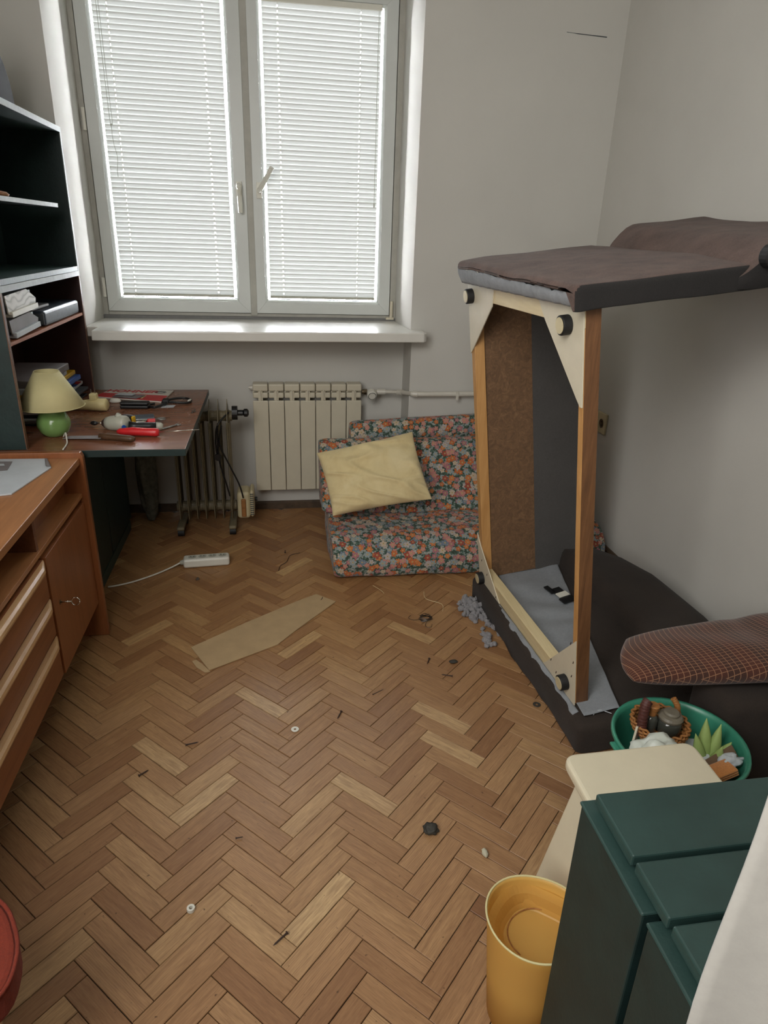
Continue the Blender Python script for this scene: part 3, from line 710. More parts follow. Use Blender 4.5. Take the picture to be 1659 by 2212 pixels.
# stack of papers and booklets at the back of the desk
rp = random.Random(5); z = .7505
spec = [('magazine', 'ink', 'thin dark booklet'), ('magazine', 'greyholder', 'thin grey booklet'), ('magazine', 'paper', 'pale booklet'), ('magazine', 'ink', 'dark booklet'), ('magazine', 'paper', 'red-cornered white booklet'), ('folder', 'bluebinder', 'dark blue folder'), ('folder', 'blue_pl', 'bright blue plastic folder'), ('magazine', 'yellow_pl', 'yellow-covered booklet'), ('folder', 'paper', 'pale folder'), ('plastic_sleeve', 'greyholder', 'glossy grey plastic sleeve')]
pos = ['lowest', 'second from the bottom', 'third from the bottom', 'fourth from the bottom', 'fifth from the bottom', 'fifth from the top', 'fourth from the top', 'third from the top', 'second from the top', 'topmost']
for i, (nm, mt_, lb) in enumerate(spec):
    th = (.008, .010, .012, .014, .016, .022, .022, .020, .026, .030)[i]; dx = rp.uniform(-.015, .02); yy = 3.36-.10*(i > 7)-.03*(i > 5)+(.07 if i == 4 else 0)+rp.uniform(-.02, .02)
    m_ = Matrix.Translation((-.915+dx, 0, 0)) @ Matrix.Rotation(R(rp.uniform(-3, 3)), 4, 'Z'); 
    t = rbox(-.22, 0, 2.80, yy, z+.0003, z+th, min(.004, th/3), 2)
    for v in t.verts: v.co = Matrix.Translation((-.915+dx, 2.9, 0)) @ Matrix.Rotation(R(rp.uniform(-1, 1)*0+(-2+i % 3*2)), 4, 'Z') @ (v.co-Vector((0, 2.9, 0)))
    o = tag(mk(nm, t, mt_), lb+', '+pos[i]+' in the paper stack behind the lamp', nm.split('_')[-1] if nm != 'magazine' else 'booklet', 'papers stacked on the desk')
    if i == 4:
        a = nb(); box(a, -.945, -.912+dx, yy-.09, yy-.03, z+th, z+th+.0006); mk('printed_panel', a, 'red_pl', o); a = nb(); box(a, -.96, -.912+dx, yy-.14, yy-.095, z+th, z+th+.0006); mk('printed_panel', a, 'blue_pl', o)
    z += th
# plastic bag with lace-like pattern in the niche behind the desk
bm = nb(); bmesh.ops.create_icosphere(bm, subdivisions=4, radius=1)
for v in bm.verts:
    n_ = nz(v.co, 1.6)*.22+nz(v.co, 5)*.12; v.co *= 1+n_; v.co = Vector((-.70+v.co.x*.055, 3.60+v.co.y*.07, .25+v.co.z*.26))
    v.co.z = max(v.co.z, .002)
tag(mk('crumpled_bag', bm, 'bagdark', None, True), 'crumpled pale bag standing in the dark corner behind the desk', 'bag')
# ================================================================ LAMP
LX, LY = -.842, 2.665
root = thing('table_lamp', (LX, LY, .75), 'small table lamp with round green ceramic base and cream shade', 'lamp')
bm = nb(); lathe(bm, [(.030, 0), (.036, .003), (.052, .018), (.0605, .042), (.059, .062), (.048, .085), (.028, .098), (.014, .101)], 36, (LX, LY, .7502), cap1=True); mk('base', bm, 'lampgreen', root, True)
bm = nb(); lathe(bm, [(.013, .100), (.011, .106), (.015, .110), (.010, .118), (.010, .150)], 16, (LX, LY, .7502), cap1=True); mk('neck', bm, 'brass', root)
bm = nb(); lathe(bm, [(.118, .116), (.043, .246)], 48, (LX+.002, LY, .7502), cap0=False, mtx=None); o = mk('lamp_shade', bm, 'shade', root, True); solid(o, .0015)
for rr, zz in ((.1185, .117), (.0435, .2455)):
    bm = nb(); tube(bm, [(LX+.002+rr*math.cos(a), LY+rr*math.sin(a), .7502+zz) for a in [2*math.pi*i/48 for i in range(49)]], .0016, 5); mk('shade_rim', bm, 'shade', o)
bm = nb(); tube(bm, smoothpath([(LX+.04, LY-.04, .755), (LX+.055, LY-.06, .775), (LX+.065, LY-.09, .76), (LX+.075, LY-.13, .7535), (LX+.08, LY-.20, .7525)], 6), .0028, 6); mk('cord', bm, 'white_pl', root, True)
# ================================================================ THINGS ON THE DESK
DZ = .7498
def bar(bm, p0, p1, wd, h0, h1, z=DZ, taper=1):
    a, b = Vector(p0+(0,)), Vector(p1+(0,)); t = (b-a).normalized(); s_ = Vector((-t.y, t.x, 0))
    prism(bm, [a+s_*wd/2+Vector((0, 0, z+h0)), a-s_*wd/2+Vector((0, 0, z+h0)), b-s_*wd*taper/2+Vector((0, 0, z+h0)), b+s_*wd*taper/2+Vector((0, 0, z+h0))], (0, 0, h1-h0)); return bm
# knife / scraper
root = thing('wide_knife', (-.66, 2.59, DZ), 'wide dark blade with brown wooden handle at the front edge of the desk', 'knife')
bm = nb(); prism(bm, [(-.80, 2.60, DZ+.004), (-.782, 2.635, DZ+.004), (-.662, 2.615, DZ+.010), (-.656, 2.575, DZ+.010)], (0, 0, .0018)); mk('blade', bm, 'greyholder', root)
bm = nb(); tube(bm, [(-.665, 2.596, DZ+.013), (-.640, 2.592, DZ+.013), (-.59, 2.575, DZ+.013), (-.545, 2.56, DZ+.0125), (-.530, 2.556, DZ+.012)], [.0115, .0125, .0125, .0125, .008], 10); mk('handle', bm, 'knifewood', root, True)
# red handled awl / screwdriver
root = thing('soldering_screwdriver', (-.52, 2.62, DZ), 'red-handled tool with a long thin steel rod reaching past the desk edge', 'tool')
root.name = 'rod_tool'
bm = nb(); tube(bm, [(-.612, 2.652, DZ+.016), (-.60, 2.650, DZ+.0165), (-.55, 2.642, DZ+.0185), (-.50, 2.636, DZ+.0175), (-.462, 2.630, DZ+.0175), (-.452, 2.629, DZ+.0175)], [.006, .0125, .017, .016, .017, .014], 12); mk('handle', bm, 'red_pl', root, True)
bm = nb(); tube(bm, [(-.455, 2.629, DZ+.018), (-.30, 2.640, DZ+.0235)], .0017, 8); mk('rod', bm, 'chrome', root, True)
# rotary drill
root = thing('rotary_drill', (-.62, 2.74, DZ), 'grey and black hand drill with dark brush tip lying on the desk', 'drill')
ax0, ax1 = Vector((-.742, 2.79, DZ+.014)), Vector((-.59, 2.715, DZ+.0325))
bm = nb(); D_ = (ax1-ax0); tube(bm, [ax0+D_*t for t in (0, .05, .12, .20)], [.003, .008, .0095, .005], 10); mk('brush_tip', bm, 'black', root, True)
bm = nb(); tube(bm, [ax0+D_*t for t in (.18, .25, .34)], [.003, .004, .004], 10); mk('chuck_shaft', bm, 'chrome', root, True)
bm = nb(); tube(bm, [ax0+D_*t for t in (.33, .36, .44, .52)], [.006, .012, .020, .025], 16); mk('chuck_collar', bm, 'rust', root, True)
bm = nb(); tube(bm, [ax0+D_*t for t in (.50, .6, .8, 1.0, 1.05)], [.0255, .029, .031, .030, .022], 18); bb = mk('motor_body', bm, 'grey_pl', root, True)
bm = nb(); tube(bm, [ax0+D_*.93+Vector((.006, -.0275, -.008)), ax0+D_*.93+Vector((.008, -.031, -.009))], .0085, 14); mk('blue_badge', bm, 'blue_pl', bb)
bm = nb(); tube(bm, [ax0+D_*.8+Vector((0, 0, .024)), ax0+D_*.82+Vector((.004, 0, .036))], [.013, .011], 12); mk('top_knob', bm, 'grey_pl', bb, True)
bm = nb()
for i in range(3): tube(bm, [ax0+D_*(.70+.035*i)+Vector((0, -.029, .003)), ax0+D_*(.70+.035*i)+Vector((0, -.031, -.006))], .0016, 5)
mk('vent_slots', bm, 'black', bb)
bm = nb(); tube(bm, [(-.578, 2.70, DZ+.026), (-.55, 2.705, DZ+.021), (-.50, 2.715, DZ+.019), (-.475, 2.718, DZ+.018)], [.018, .0175, .0165, .0165], 12); mk('rubber_grip', bm, 'black', root, True)
bm = nb(); tube(bm, [(-.476, 2.718, DZ+.018), (-.458, 2.722, DZ+.0165), (-.45, 2.723, DZ+.015)], [.0165, .0155, .010], 12); mk('end_cap', bm, 'grey_pl', root, True)
# spanners
def spanner(p0, p1, label, z, head=.020, open_=True, th=.005):
    a, b = Vector(p0+(z,)), Vector(p1+(z,)); t = (b-a).normalized(); s_ = Vector((-t.y, t.x, 0))
    bm = nb(); prism(bm, [a+s_*.006, a-s_*.006, b-s_*.005, b+s_*.005], (0, 0, th))
    n = 18; ang = [R(38)+R(284)*i/n for i in range(n+1)]
    o_ = [b+t*head*.7+head*(math.cos(x)*t+math.sin(x)*s_) for x in ang]; i_ = [b+t*head*.85+head*.48*(math.cos(x)*t+math.sin(x)*s_) for x in ang]
    prism(bm, o_+i_[::-1], (0, 0, th))
    o_ = [a-t*.006+.010*(math.cos(x)*t+math.sin(x)*s_) for x in [2*math.pi*i/16 for i in range(16)]]; prism(bm, o_, (0, 0, th))
    return tag(mk('spanner', bm, 'steel', None, bevel=.0008), label, 'spanner')
spanner((-.56, 2.83), (-.487, 2.845), 'large open-ended spanner beside the red pliers grip on the desk', DZ+.012, .021)
spanner((-.478, 2.70), (-.405, 2.79), 'small spanner lying diagonally at the right end of the drill', DZ+.001, .011)
root = thing('screwdriver', (-.55, 2.83, DZ), 'slim red and steel screwdriver between the black wallet and the drill', 'screwdriver')
bm = nb(); tube(bm, [(-.60, 2.80, DZ+.011), (-.525, 2.818, DZ+.011)], .0035, 8); mk('shaft', bm, 'chrome', root, True)
bm = nb(); tube(bm, [(-.527, 2.818, DZ+.012), (-.522, 2.819, DZ+.012), (-.495, 2.823, DZ+.012)], [.007, .0115, .0115], 6); mk('red_grip', bm, 'red_pl', root)
root = thing('tape_measure', (-.60, 2.79, DZ), 'small black and yellow tape measure behind the drill', 'tape measure')
bm = nb(); m_ = Matrix.Translation((-.600, 2.80, DZ+.0235)) @ Matrix.Rotation(R(-20), 4, 'Z'); add(bm, rbox(-.022, .022, -.012, .012, -.0235, .022, .007, 3, m_)); mk('case', bm, 'black', root)
bm = nb(); add(bm, rbox(.0225, .032, -.010, .010, -.022, .018, .003, 2, m_)); mk('yellow_side', bm, 'yellow_pl', root)
tag(mk('phone_case', rbox(-.088, .088, -.036, .036, 0, .011, .005, 2, Matrix.Translation((-.600, 2.90, DZ+.0003)) @ Matrix.Rotation(R(12), 4, 'Z')), 'bluebinder'), 'flat dark grey case behind the drill on the desk', 'case')
root = thing('wallet', (-.62, 3.10, DZ), 'small black folded wallet near the red and white magazine', 'wallet')
mm = Matrix.Translation((-.625, 3.10, DZ)) @ Matrix.Rotation(R(-4), 4, 'Z')
mk('lower_fold', rbox(-.062, .062, -.022, .022, 0.0003, .016, .006, 3, mm), 'black', root); mk('upper_fold', rbox(-.062, .062, -.020, .024, .0165, .030, .006, 3, mm), 'black', root)
bm = nb(); lathe(bm, [(.02, 0), (.024, .006), (.019, .015), (.008, .020)], 20, (0, 0, 0), cap1=True)
for v in bm.verts: v.co = Vector((-.732+v.co.x*1.1, 3.21+v.co.y*.7, DZ+.0003+v.co.z))
tag(mk('computer_mouse', bm, 'white_pl', None, True), 'small rounded white gadget beside the black wallet', 'gadget')
# yellowed plug-in torch
root = thing('plug_in_torch', (-.80, 3.06, DZ), 'yellowed plastic plug-in torch with two prongs, behind the lamp', 'torch')
bm = nb(); tube(bm, [(-.95, 3.07, DZ+.022), (-.93, 3.068, DZ+.024), (-.85, 3.06, DZ+.024), (-.80, 3.055, DZ+.027), (-.765, 3.05, DZ+.0285), (-.735, 3.047, DZ+.0285), (-.730, 3.046, DZ+.0285)], [.012, .020, .020, .025, .028, .0275, .022], 16); mk('torch_body', bm, 'cream_pl', root, True)
mk('plug_block', rbox(-.800, -.768, 3.035, 3.07, DZ+.048, DZ+.078, .005, 2), 'cream_pl', root)
for dx in (-.008, .008):
    bm = nb(); tube(bm, [(-.784+dx, 3.052, DZ+.076), (-.784+dx, 3.052, DZ+.097)], .0022, 8); mk('prong', bm, 'chrome', root)
# watch-like strap
root = thing('head_strap', (-.47, 3.18, DZ), 'black looped strap with a buckle near the far right of the desk', 'strap')
bm = nb(); lp = [(-.50, 3.14, DZ+.004), (-.515, 3.17, DZ+.010), (-.47, 3.235, DZ+.012), (-.42, 3.25, DZ+.010), (-.392, 3.215, DZ+.008), (-.405, 3.175, DZ+.006), (-.46, 3.165, DZ+.010), (-.50, 3.155, DZ+.014)]
tube(bm, smoothpath(lp, 6), .0055, 6); mk('loop', bm, 'black', root, True)
bm = nb(); tube(bm, smoothpath([(-.495, 3.15, DZ+.012), (-.53, 3.09, DZ+.008), (-.56, 3.10, DZ+.006), (-.57, 3.14, DZ+.006), (-.55, 3.16, DZ+.006)], 6), .0055, 6); mk('tail', bm, 'black', root, True)
mk('buckle', rbox(-.515, -.485, 3.145, 3.185, DZ+.008, DZ+.026, .005, 2), 'rubber', root)
bm = nb(); tube(bm, [(-.40, 3.19, DZ+.010), (-.395, 3.21, DZ+.010)], .0065, 8); mk('white_clip', bm, 'white_pl', root)
tag(mk('paper_scrap', prism(nb(), [(-.515, 3.10, DZ+.0002), (-.46, 3.105, DZ+.0002), (-.455, 3.15, DZ+.0002), (-.51, 3.15, DZ+.0002)], (0, 0, .0006)), 'paper'), 'white paper scrap under the black looped strap', 'paper')
for i, (x, y) in enumerate(((-.366, 3.0), (-.358, 3.02))):
    bm = nb(); tube(bm, [(x, y, DZ+.0003), (x, y, DZ+.004)], .006, 6); tube(bm, [(x, y, DZ+.004), (x+.002, y, DZ+.013)], .003, 6); tag(mk('bolt', bm, 'steel'), ('nearer' if i == 0 else 'farther')+' of two small steel bolts near the right edge of the desk', 'bolt', 'loose bolts on the desk')
# red and white magazine
mz = DZ+.0005
root = thing('magazine', (-.67, 3.36, mz), 'red and white magazine with big red lettering at the back of the desk', 'magazine')
q = [Vector(p) for p in ((-.848, 3.315, mz), (-.525, 3.20, mz), (-.500, 3.445, mz), (-.805, 3.475, mz))]
def mq(u, v, z=0): return (q[0]*(1-u)+q[1]*u)*(1-v)+(q[3]*(1-u)+q[2]*u)*v+Vector((0, 0, z))
bm = nb(); prism(bm, [mq(0, 0), mq(1, 0), mq(1, 1), mq(0, 1)], (0, 0, .005)); mk('pages', bm, 'white_pl', root)
bm = nb(); prism(bm, [mq(.002, .004, .0052), mq(.998, .004, .0052), mq(.998, .5, .0052), mq(.002, .5, .0052)], (0, 0, .0003)); mk('red_band', bm, 'red_pl', root)
def text(body, size, mtx, mat, parent, name, bold=.0):
    cu = bpy.data.curves.new(name, 'FONT'); cu.body = body; cu.size = size; cu.extrude = .0003; cu.offset = bold; cu.align_x = 'CENTER'; cu.align_y = 'CENTER'; cu.resolution_u = 3
    to = bpy.data.objects.new(name, cu); C.objects.link(to); bpy.context.view_layer.update()
    me = bpy.data.meshes.new_from_object(to.evaluated_get(bpy.context.evaluated_depsgraph_get())); bpy.data.objects.remove(to)
    me.transform(mtx); me.materials.clear(); me.materials.append(M[mat]); o = bpy.data.objects.new(name, me); C.objects.link(o); adopt(o, parent); return o
ex = (mq(1, .8)-mq(0, .8)).normalized(); ey = (mq(.4, 1)-mq(.4, 0)).normalized()
fm = frame4(mq(.40, .78, .0056), ex, ey); text('HOHNER', .060, fm @ Matrix.Diagonal((1.0, 1.15, 1, 1)), 'red_pl', root, 'lettering', .0022)
bm = nb(); pth = [mq(.83+.085*math.cos(a), .78+.10*math.sin(a), .0056) for a in [2*math.pi*i/32 for i in range(33)]]; tube(bm, pth, .0012, 4); tube(bm, [mq(.76, .74, .0056), mq(.83, .82, .0056), mq(.90, .76, .0056)], .0018, 4); mk('oval_emblem', bm, 'ink', root)
bm = nb(); prism(bm, [mq(.66, .12, .0056), mq(.69, .12, .0056), mq(.69, .42, .0056), mq(.66, .42, .0056)], (0, 0, .0003)); mk('printed_figure', bm, 'cream_pl', root)
root = thing('blister_pack', (-.68, 3.30, DZ+.006), 'crumpled clear and violet plastic packet lying on the red and white magazine', 'packet')
bm = nb(); g = [mq(.26, .02), mq(.42, -.05), mq(.62, .04), mq(.70, .30), mq(.50, .42), mq(.30, .28)]
c0 = sum(g, Vector())/6+Vector((0, 0, .018)); vs = [bm.verts.new(p+Vector((0, 0, .0062+.006*(i % 2)))) for i, p in enumerate(g)]; vc = bm.verts.new(c0)
for i in range(6): bm.faces.new((vs[i], vs[(i+1) % 6], vc))
o = mk('film', bm, 'greyholder', root); solid(o, .0015, 1)
bm = nb(); prism(bm, [mq(.30, .04, .018), mq(.56, .06, .020), mq(.58, .20, .021), mq(.34, .20, .020)], (0, 0, .001)); mk('insert_card', bm, 'paper', root)
# ================================================================ OIL HEATER
root = thing('oil_heater', (-.38, 3.44, 0), 'old brownish oil-filled heater with seven fins beside the desk', 'heater')
HYc = 3.44
for k in range(7):
    x = -.512+.0445*k; bm = nb(); n = 12
    prof = [(-.070, .085), (-.078, .11), (-.078, .60), (-.070, .64), (-.045, .672), (-.014, .692), (0, .712), (.014, .692), (.045, .672), (.070, .64), (.078, .60), (.078, .11), (.070, .085), (.04, .072), (-.04, .072)]
    prism(bm, [(x-.0016, HYc+y, z) for y, z in prof], (.0032, 0, 0))
    for yy in (-.045, 0, .045): tube(bm, [(x, HYc+yy, .15), (x, HYc+yy, .60)], .0085, 8)
    tube(bm, [(x-.022, HYc, .625), (x-.010, HYc, .625), (x, HYc, .625), (x+.010, HYc, .625), (x+.022, HYc, .625)], [.026, .028, .036, .028, .026], 16)
    tube(bm, [(x-.022, HYc, .135), (x-.010, HYc, .135), (x, HYc, .135), (x+.010, HYc, .135), (x+.022, HYc, .135)], [.026, .028, .036, .028, .026], 16)
    mk('fin', bm, 'heater', root)
bm = nb(); tube(bm, [(-.222, HYc, .640), (-.195, HYc, .640)], .036, 20); tube(bm, [(-.195, HYc, .640), (-.168, HYc, .640)], .015, 14); tube(bm, [(-.168, HYc, .640), (-.160, HYc, .640), (-.145, HYc, .640), (-.138, HYc, .640)], [.012, .021, .021, .012], 16); mk('cord_winder_knob', bm, 'black', root)
bm = nb(); add(bm, rbox(-.218, -.150, HYc-.062, HYc+.062, .075, .225, .018, 4)); bx = mk('control_box', bm, 'heaterbox', root)
bm = nb(); add(bm, rbox(-.152, -.128, HYc-.068, HYc+.062, .085, .235, .016, 3)); gb = mk('grille_cover', bm, 'heaterbox', bx)
bm = nb()
for i in range(11): box(bm, -.149, -.131, HYc-.0692, HYc-.066, .100+.0115*i, .1045+.0115*i)
g_ = mk('grille_slots', bm, 'ink', bx); g_['kind'] = 'stuff'
bm = nb(); add(bm, rbox(-.196, -.172, HYc-.074, HYc-.058, .09, .19, .005, 2)); mk('switch_panel', bm, 'wicker', bx)
bm = nb(); tube(bm, [(-.128, HYc, .165), (-.112, HYc, .165)], .011, 12); mk('thermostat_knob', bm, 'black', bx)
for x in (-.512, -.245):
    bm = nb(); add(bm, rbox(x-.020, x+.020, HYc-.115, HYc+.105, .036, .058, .010, 3)); ft = mk('foot', bm, 'heater', root)
    for yy in (-.09, .08):
        bm = nb(); tube(bm, [(x-.016, HYc+yy, .0215), (x+.016, HYc+yy, .0215)], .021, 18); mk('caster', bm, 'rubber', ft)
bm = nb(); tube(bm, smoothpath([(-.235, HYc-.045, .655), (-.29, HYc-.09, .60), (-.305, HYc-.092, .52), (-.30, HYc-.09, .45), (-.288, HYc-.092, .52), (-.272, HYc-.095, .60), (-.285, HYc-.096, .50), (-.24, HYc-.09, .38), (-.20, HYc-.085, .28), (-.184, HYc-.072, .20)], 8), .0042, 7); mk('power_cord', bm, 'black', root, True)
bm = nb(); tube(bm, smoothpath([(-.29, HYc-.095, .60), (-.296, HYc-.096, .50), (-.29, HYc-.095, .40), (-.262, HYc-.095, .28), (-.25, HYc-.094, .22)], 6), .0042, 7); tube(bm, [(-.298, HYc-.105, .435), (-.298, HYc-.090, .435)], .018, 14); mk('cord_loop', bm, 'black', root)
# ================================================================ POWER STRIP
root = thing('power_strip', (-.35, 3.0, 0), 'white four-socket power strip lying on the floor in front of the heater', 'power strip')
mm = Matrix.Translation((-.352, 3.0, 0)) @ Matrix.Rotation(R(4.5), 4, 'Z')
mk('strip_body', rbox(-.108, .108, -.031, .031, .0003, .046, .012, 4, mm), 'white_pl', root)
for i in range(4):
    bm = nb(); m2 = mm @ Matrix.Translation((-.066+.047*i, .0, .0463)); lathe(bm, [(.0005, 0), (.016, 0), (.0165, .0012), (.019, .0012)], 20, mtx=m2); so = mk('socket_outlet', bm, 'grey_pl', root)
    bm = nb()
    for dx in (-.007, .007): tube(bm, [m2 @ Vector((dx, .003, .0005)), m2 @ Vector((dx, .003, .0018))], .0026, 7)
    mk('socket_hole', bm, 'black', so)
bm = nb(); tube(bm, [mm @ Vector((-.106, 0, .022)), mm @ Vector((-.124, 0, .020))], [.014, .009], 10); mk('cable_gland', bm, 'grey_pl', root)
bm = nb(); tube(bm, smoothpath([(-.474, 2.99, .02), (-.52, 2.965, .007), (-.58, 2.91, .0046), (-.66, 2.85, .0046), (-.72, 2.82, .0046), (-.768, 2.805, .0046)], 6), .0040, 7); mk('cable', bm, 'white_pl', root, True)
# ================================================================ FLOOR LITTER
root = tag(mk('fibreboard_strip', prism(nb(), [(-.352, 2.283, .0004), (-.271, 2.126, .0004), (-.02, 2.268, .0004), (.06, 2.37, .0004), (.236, 2.577, .0004), (.155, 2.652, .0004), (.06, 2.592, .0004), (-.15, 2.44, .0004)], (0, 0, .0045)), 'cardboard', None, bevel=.0008), 'long brown fibreboard strip lying on the parquet in the middle of the room', 'board')
bm = nb(); prism(bm, [(-.300, 2.17, .0004), (-.266, 2.118, .0004), (-.285, 2.115, .0004), (-.318, 2.15, .0004), (-.338, 2.19, .0004), (-.325, 2.20, .0004)], (0, 0, .002)); mk('torn_corner', bm, 'cardboard', root)
bm = nb(); tube(bm, smoothpath([(.172, 2.596, .0052), (.178, 2.606, .0055), (.181, 2.620, .0052)], 4), .0015, 5); mk('staple', bm, 'rust', root)
def nail(x, y, ang, L=.035, label='', grp='loose nails on the parquet', r=.0022):
    bm = nb(); d = Vector((math.cos(R(ang)), math.sin(R(ang)), 0)); a = Vector((x, y, .0035))
    tube(bm, [a-d*L/2, a-d*L/2+d*.0015, a-d*L/2+d*.002], [r*2.0, r*2.0, r], 8); tube(bm, [a-d*L/2+d*.002, a+d*L*.35, a+d*L/2], [r, r*.9, r*.15], 8)
    return tag(mk('nail', bm, 'rust'), label, 'nail', grp)
nail(-.026, 1.064, 220, .042, 'dark nail nearest the camera, low in the middle of the parquet')
nail(-.292, 1.74, 12, .040, 'dark nail on the left part of the parquet, left of the white washer')
nail(.181, 1.822, 245, .040, 'dark nail right of the white washer on the parquet')
nail(.547, 2.092, 245, .038, 'dark nail on the parquet, left of the oval pebble')
nail(.597, 1.998, 160, .042, 'dark nail on the parquet, just below the oval pebble')
nail(-.420, 1.630, 40, .032, 'bent rusty nail far left on the parquet near the drawers')
nail(.025, 3.108, 90, .030, 'small dark nail on the parquet in front of the radiator')
nail(.33, 1.93, 30, .05, 'thin dark wire nail below the middle of the parquet', r=.0012)
nail(-.13, 1.36, 5, .02, 'tiny dark brad on the parquet between washer and metal ring', r=.0014)
bm = nb(); lathe(bm, [(.0042, .0003), (.0125, .0003), (.0125, .0021), (.0042, .0021), (.0042, .0003)], 28, (.031, 1.771, 0), cap0=False); tag(mk('washer', bm, 'white_pl'), 'flat white washer in the middle of the parquet', 'washer')
bm = nb(); lathe(bm, [(.0045, .0003), (.0095, .0003), (.0095, .009), (.0045, .009), (.0045, .0003)], 24, (-.235, 1.166, 0), cap0=False); tag(mk('metal_ring', bm, 'white_pl'), 'small thick white ring low on the left of the parquet', 'ring')
bm = nb(); lathe(bm, [(.0050, .0003), (.0135, .0003), (.0135, .0021), (.0050, .0021), (.0050, .0003)], 28, (.872, 1.80, 0), cap0=False); tag(mk('washer', bm, 'steel'), 'grey steel washer beside the lower left edge of the tipped sofa', 'washer')
bm = nb(); tube(bm, [(-.382, 2.848, .0003), (-.382, 2.848, .004)], .0085, 8); tube(bm, [(-.382, 2.848, .004), (-.380, 2.847, .012)], .0035, 8); tag(mk('screw', bm, 'steel'), 'tiny shiny screw on the parquet below the power strip', 'screw')
def blob(name, c, sx, sy, sz, mat, label, cat, rough=.25, seed=0, sub=3):
    bm = nb(); bmesh.ops.create_icosphere(bm, subdivisions=sub, radius=1)
    for v in bm.verts:
        k = 1+noise.noise(v.co*2+Vector((seed, 0, 0)))*rough+noise.noise(v.co*6+Vector((seed, 3, 0)))*rough*.5; v.co = Vector((v.co.x*k*sx, v.co.y*k*sy, max(-.95, v.co.z*k)*sz))+Vector(c)
    zm = min(v.co.z for v in bm.verts)
    for v in bm.verts: v.co.z += c[2]-zm
    return tag(mk(name, bm, mat, None, True), label, cat)
blob('pebble', (.642, 2.076, .0003), .017, .010, .006, 'pebble', 'dark oval pebble-like crumb right of the nails on the parquet', 'pebble', .15, 1)
blob('dust_clump', (.384, 1.318, .0003), .020, .018, .009, 'pebble', 'dark fluffy lint clump on the lower right of the parquet', 'lint', .4, 2)
blob('shell', (.51, 1.227, .0003), .008, .014, .006, 'skin_shell', 'small pale shell-like crumb above the yellow bin', 'crumb', .2, 3)
blob('grit', (.905, 2.01, .0003), .008, .008, .006, 'pebble', 'small dark grit crumb beside the tipped sofa edge', 'crumb', .4, 4, 2)
bm = nb(); rw_ = random.Random(3); pts = []
for i in range(26):
    a = i*1.9; rr = .018+.008*rw_.random(); pts.append((.600+rr*math.cos(a)*1.2, 2.385+rr*math.sin(a), .006+.018*rw_.random()))
tube(bm, smoothpath(pts, 4), .0009, 5); tube(bm, smoothpath([(.585, 2.39, .006), (.55, 2.392, .003), (.53, 2.41, .003), (.545, 2.43, .003)], 5), .0009, 5); tube(bm, smoothpath([(.60, 2.37, .004), (.59, 2.34, .002), (.61, 2.33, .002), (.62, 2.35, .003)], 4), .0009, 5)
tag(mk('wire_tangle', bm, 'black'), 'small tangle of thin dark wire on the parquet near the upholstered frame', 'wire')
for nm, pts, mt_, lb in (('wood_splinter', [(.645, 2.63, .002), (.640, 2.56, .004), (.70, 2.51, .003), (.69, 2.45, .002)], 'palewood', 'long pale bent wood splinter on the parquet by the lower sofa foot'),
                         ('wood_splinter', [(.42, 2.71, .002), (.45, 2.66, .003), (.46, 2.63, .002)], 'palewood', 'short pale splinter just in front of the floral mattress'),
                         ('split_bark', [(-.01, 2.90, .001), (.0, 2.95, .003), (.03, 2.99, .002), (.05, 3.06, .003), (.10, 3.085, .002)], 'rust', 'dark crooked splinter trail on the parquet between power strip and mattress')):
    bm = nb(); tube(bm, smoothpath(pts, 4), .0013, 5); tag(mk(nm, bm, mt_), lb, 'splinter')
# dust along the tipped sofa
bm = nb(); rd = random.Random(9)
for i in range(170):
    t = rd.random(); 
    if i < 110: c = Vector((.845+rd.gauss(0, .038), 2.455+rd.gauss(0, .036), .003+abs(rd.gauss(0, .009))))
    else: c = Vector((.865+.065*t+rd.gauss(-.012, .012), 2.40-.24*t, .003+abs(rd.gauss(0, .006))))
    if c.x > .805+.11*(2.6-c.y)/1.1+.055: c.x = .80+rd.random()*.04
    s_ = rd.uniform(.006, .014); t_ = nb(); bmesh.ops.create_icosphere(t_, subdivisions=2, radius=s_)
    for v in t_.verts: v.co = c+v.co*(1+.8*noise.noise(v.co*160+Vector((i, 0, 0)))); v.co.z = max(v.co.z, .0005)
    add(bm, t_)
o = tag(mk('dust_fluff', bm, 'dust', None, True), 'grey fluffy dust heap trailing along the floor edge of the tipped sofa', 'dust'); o['kind'] = 'stuff'
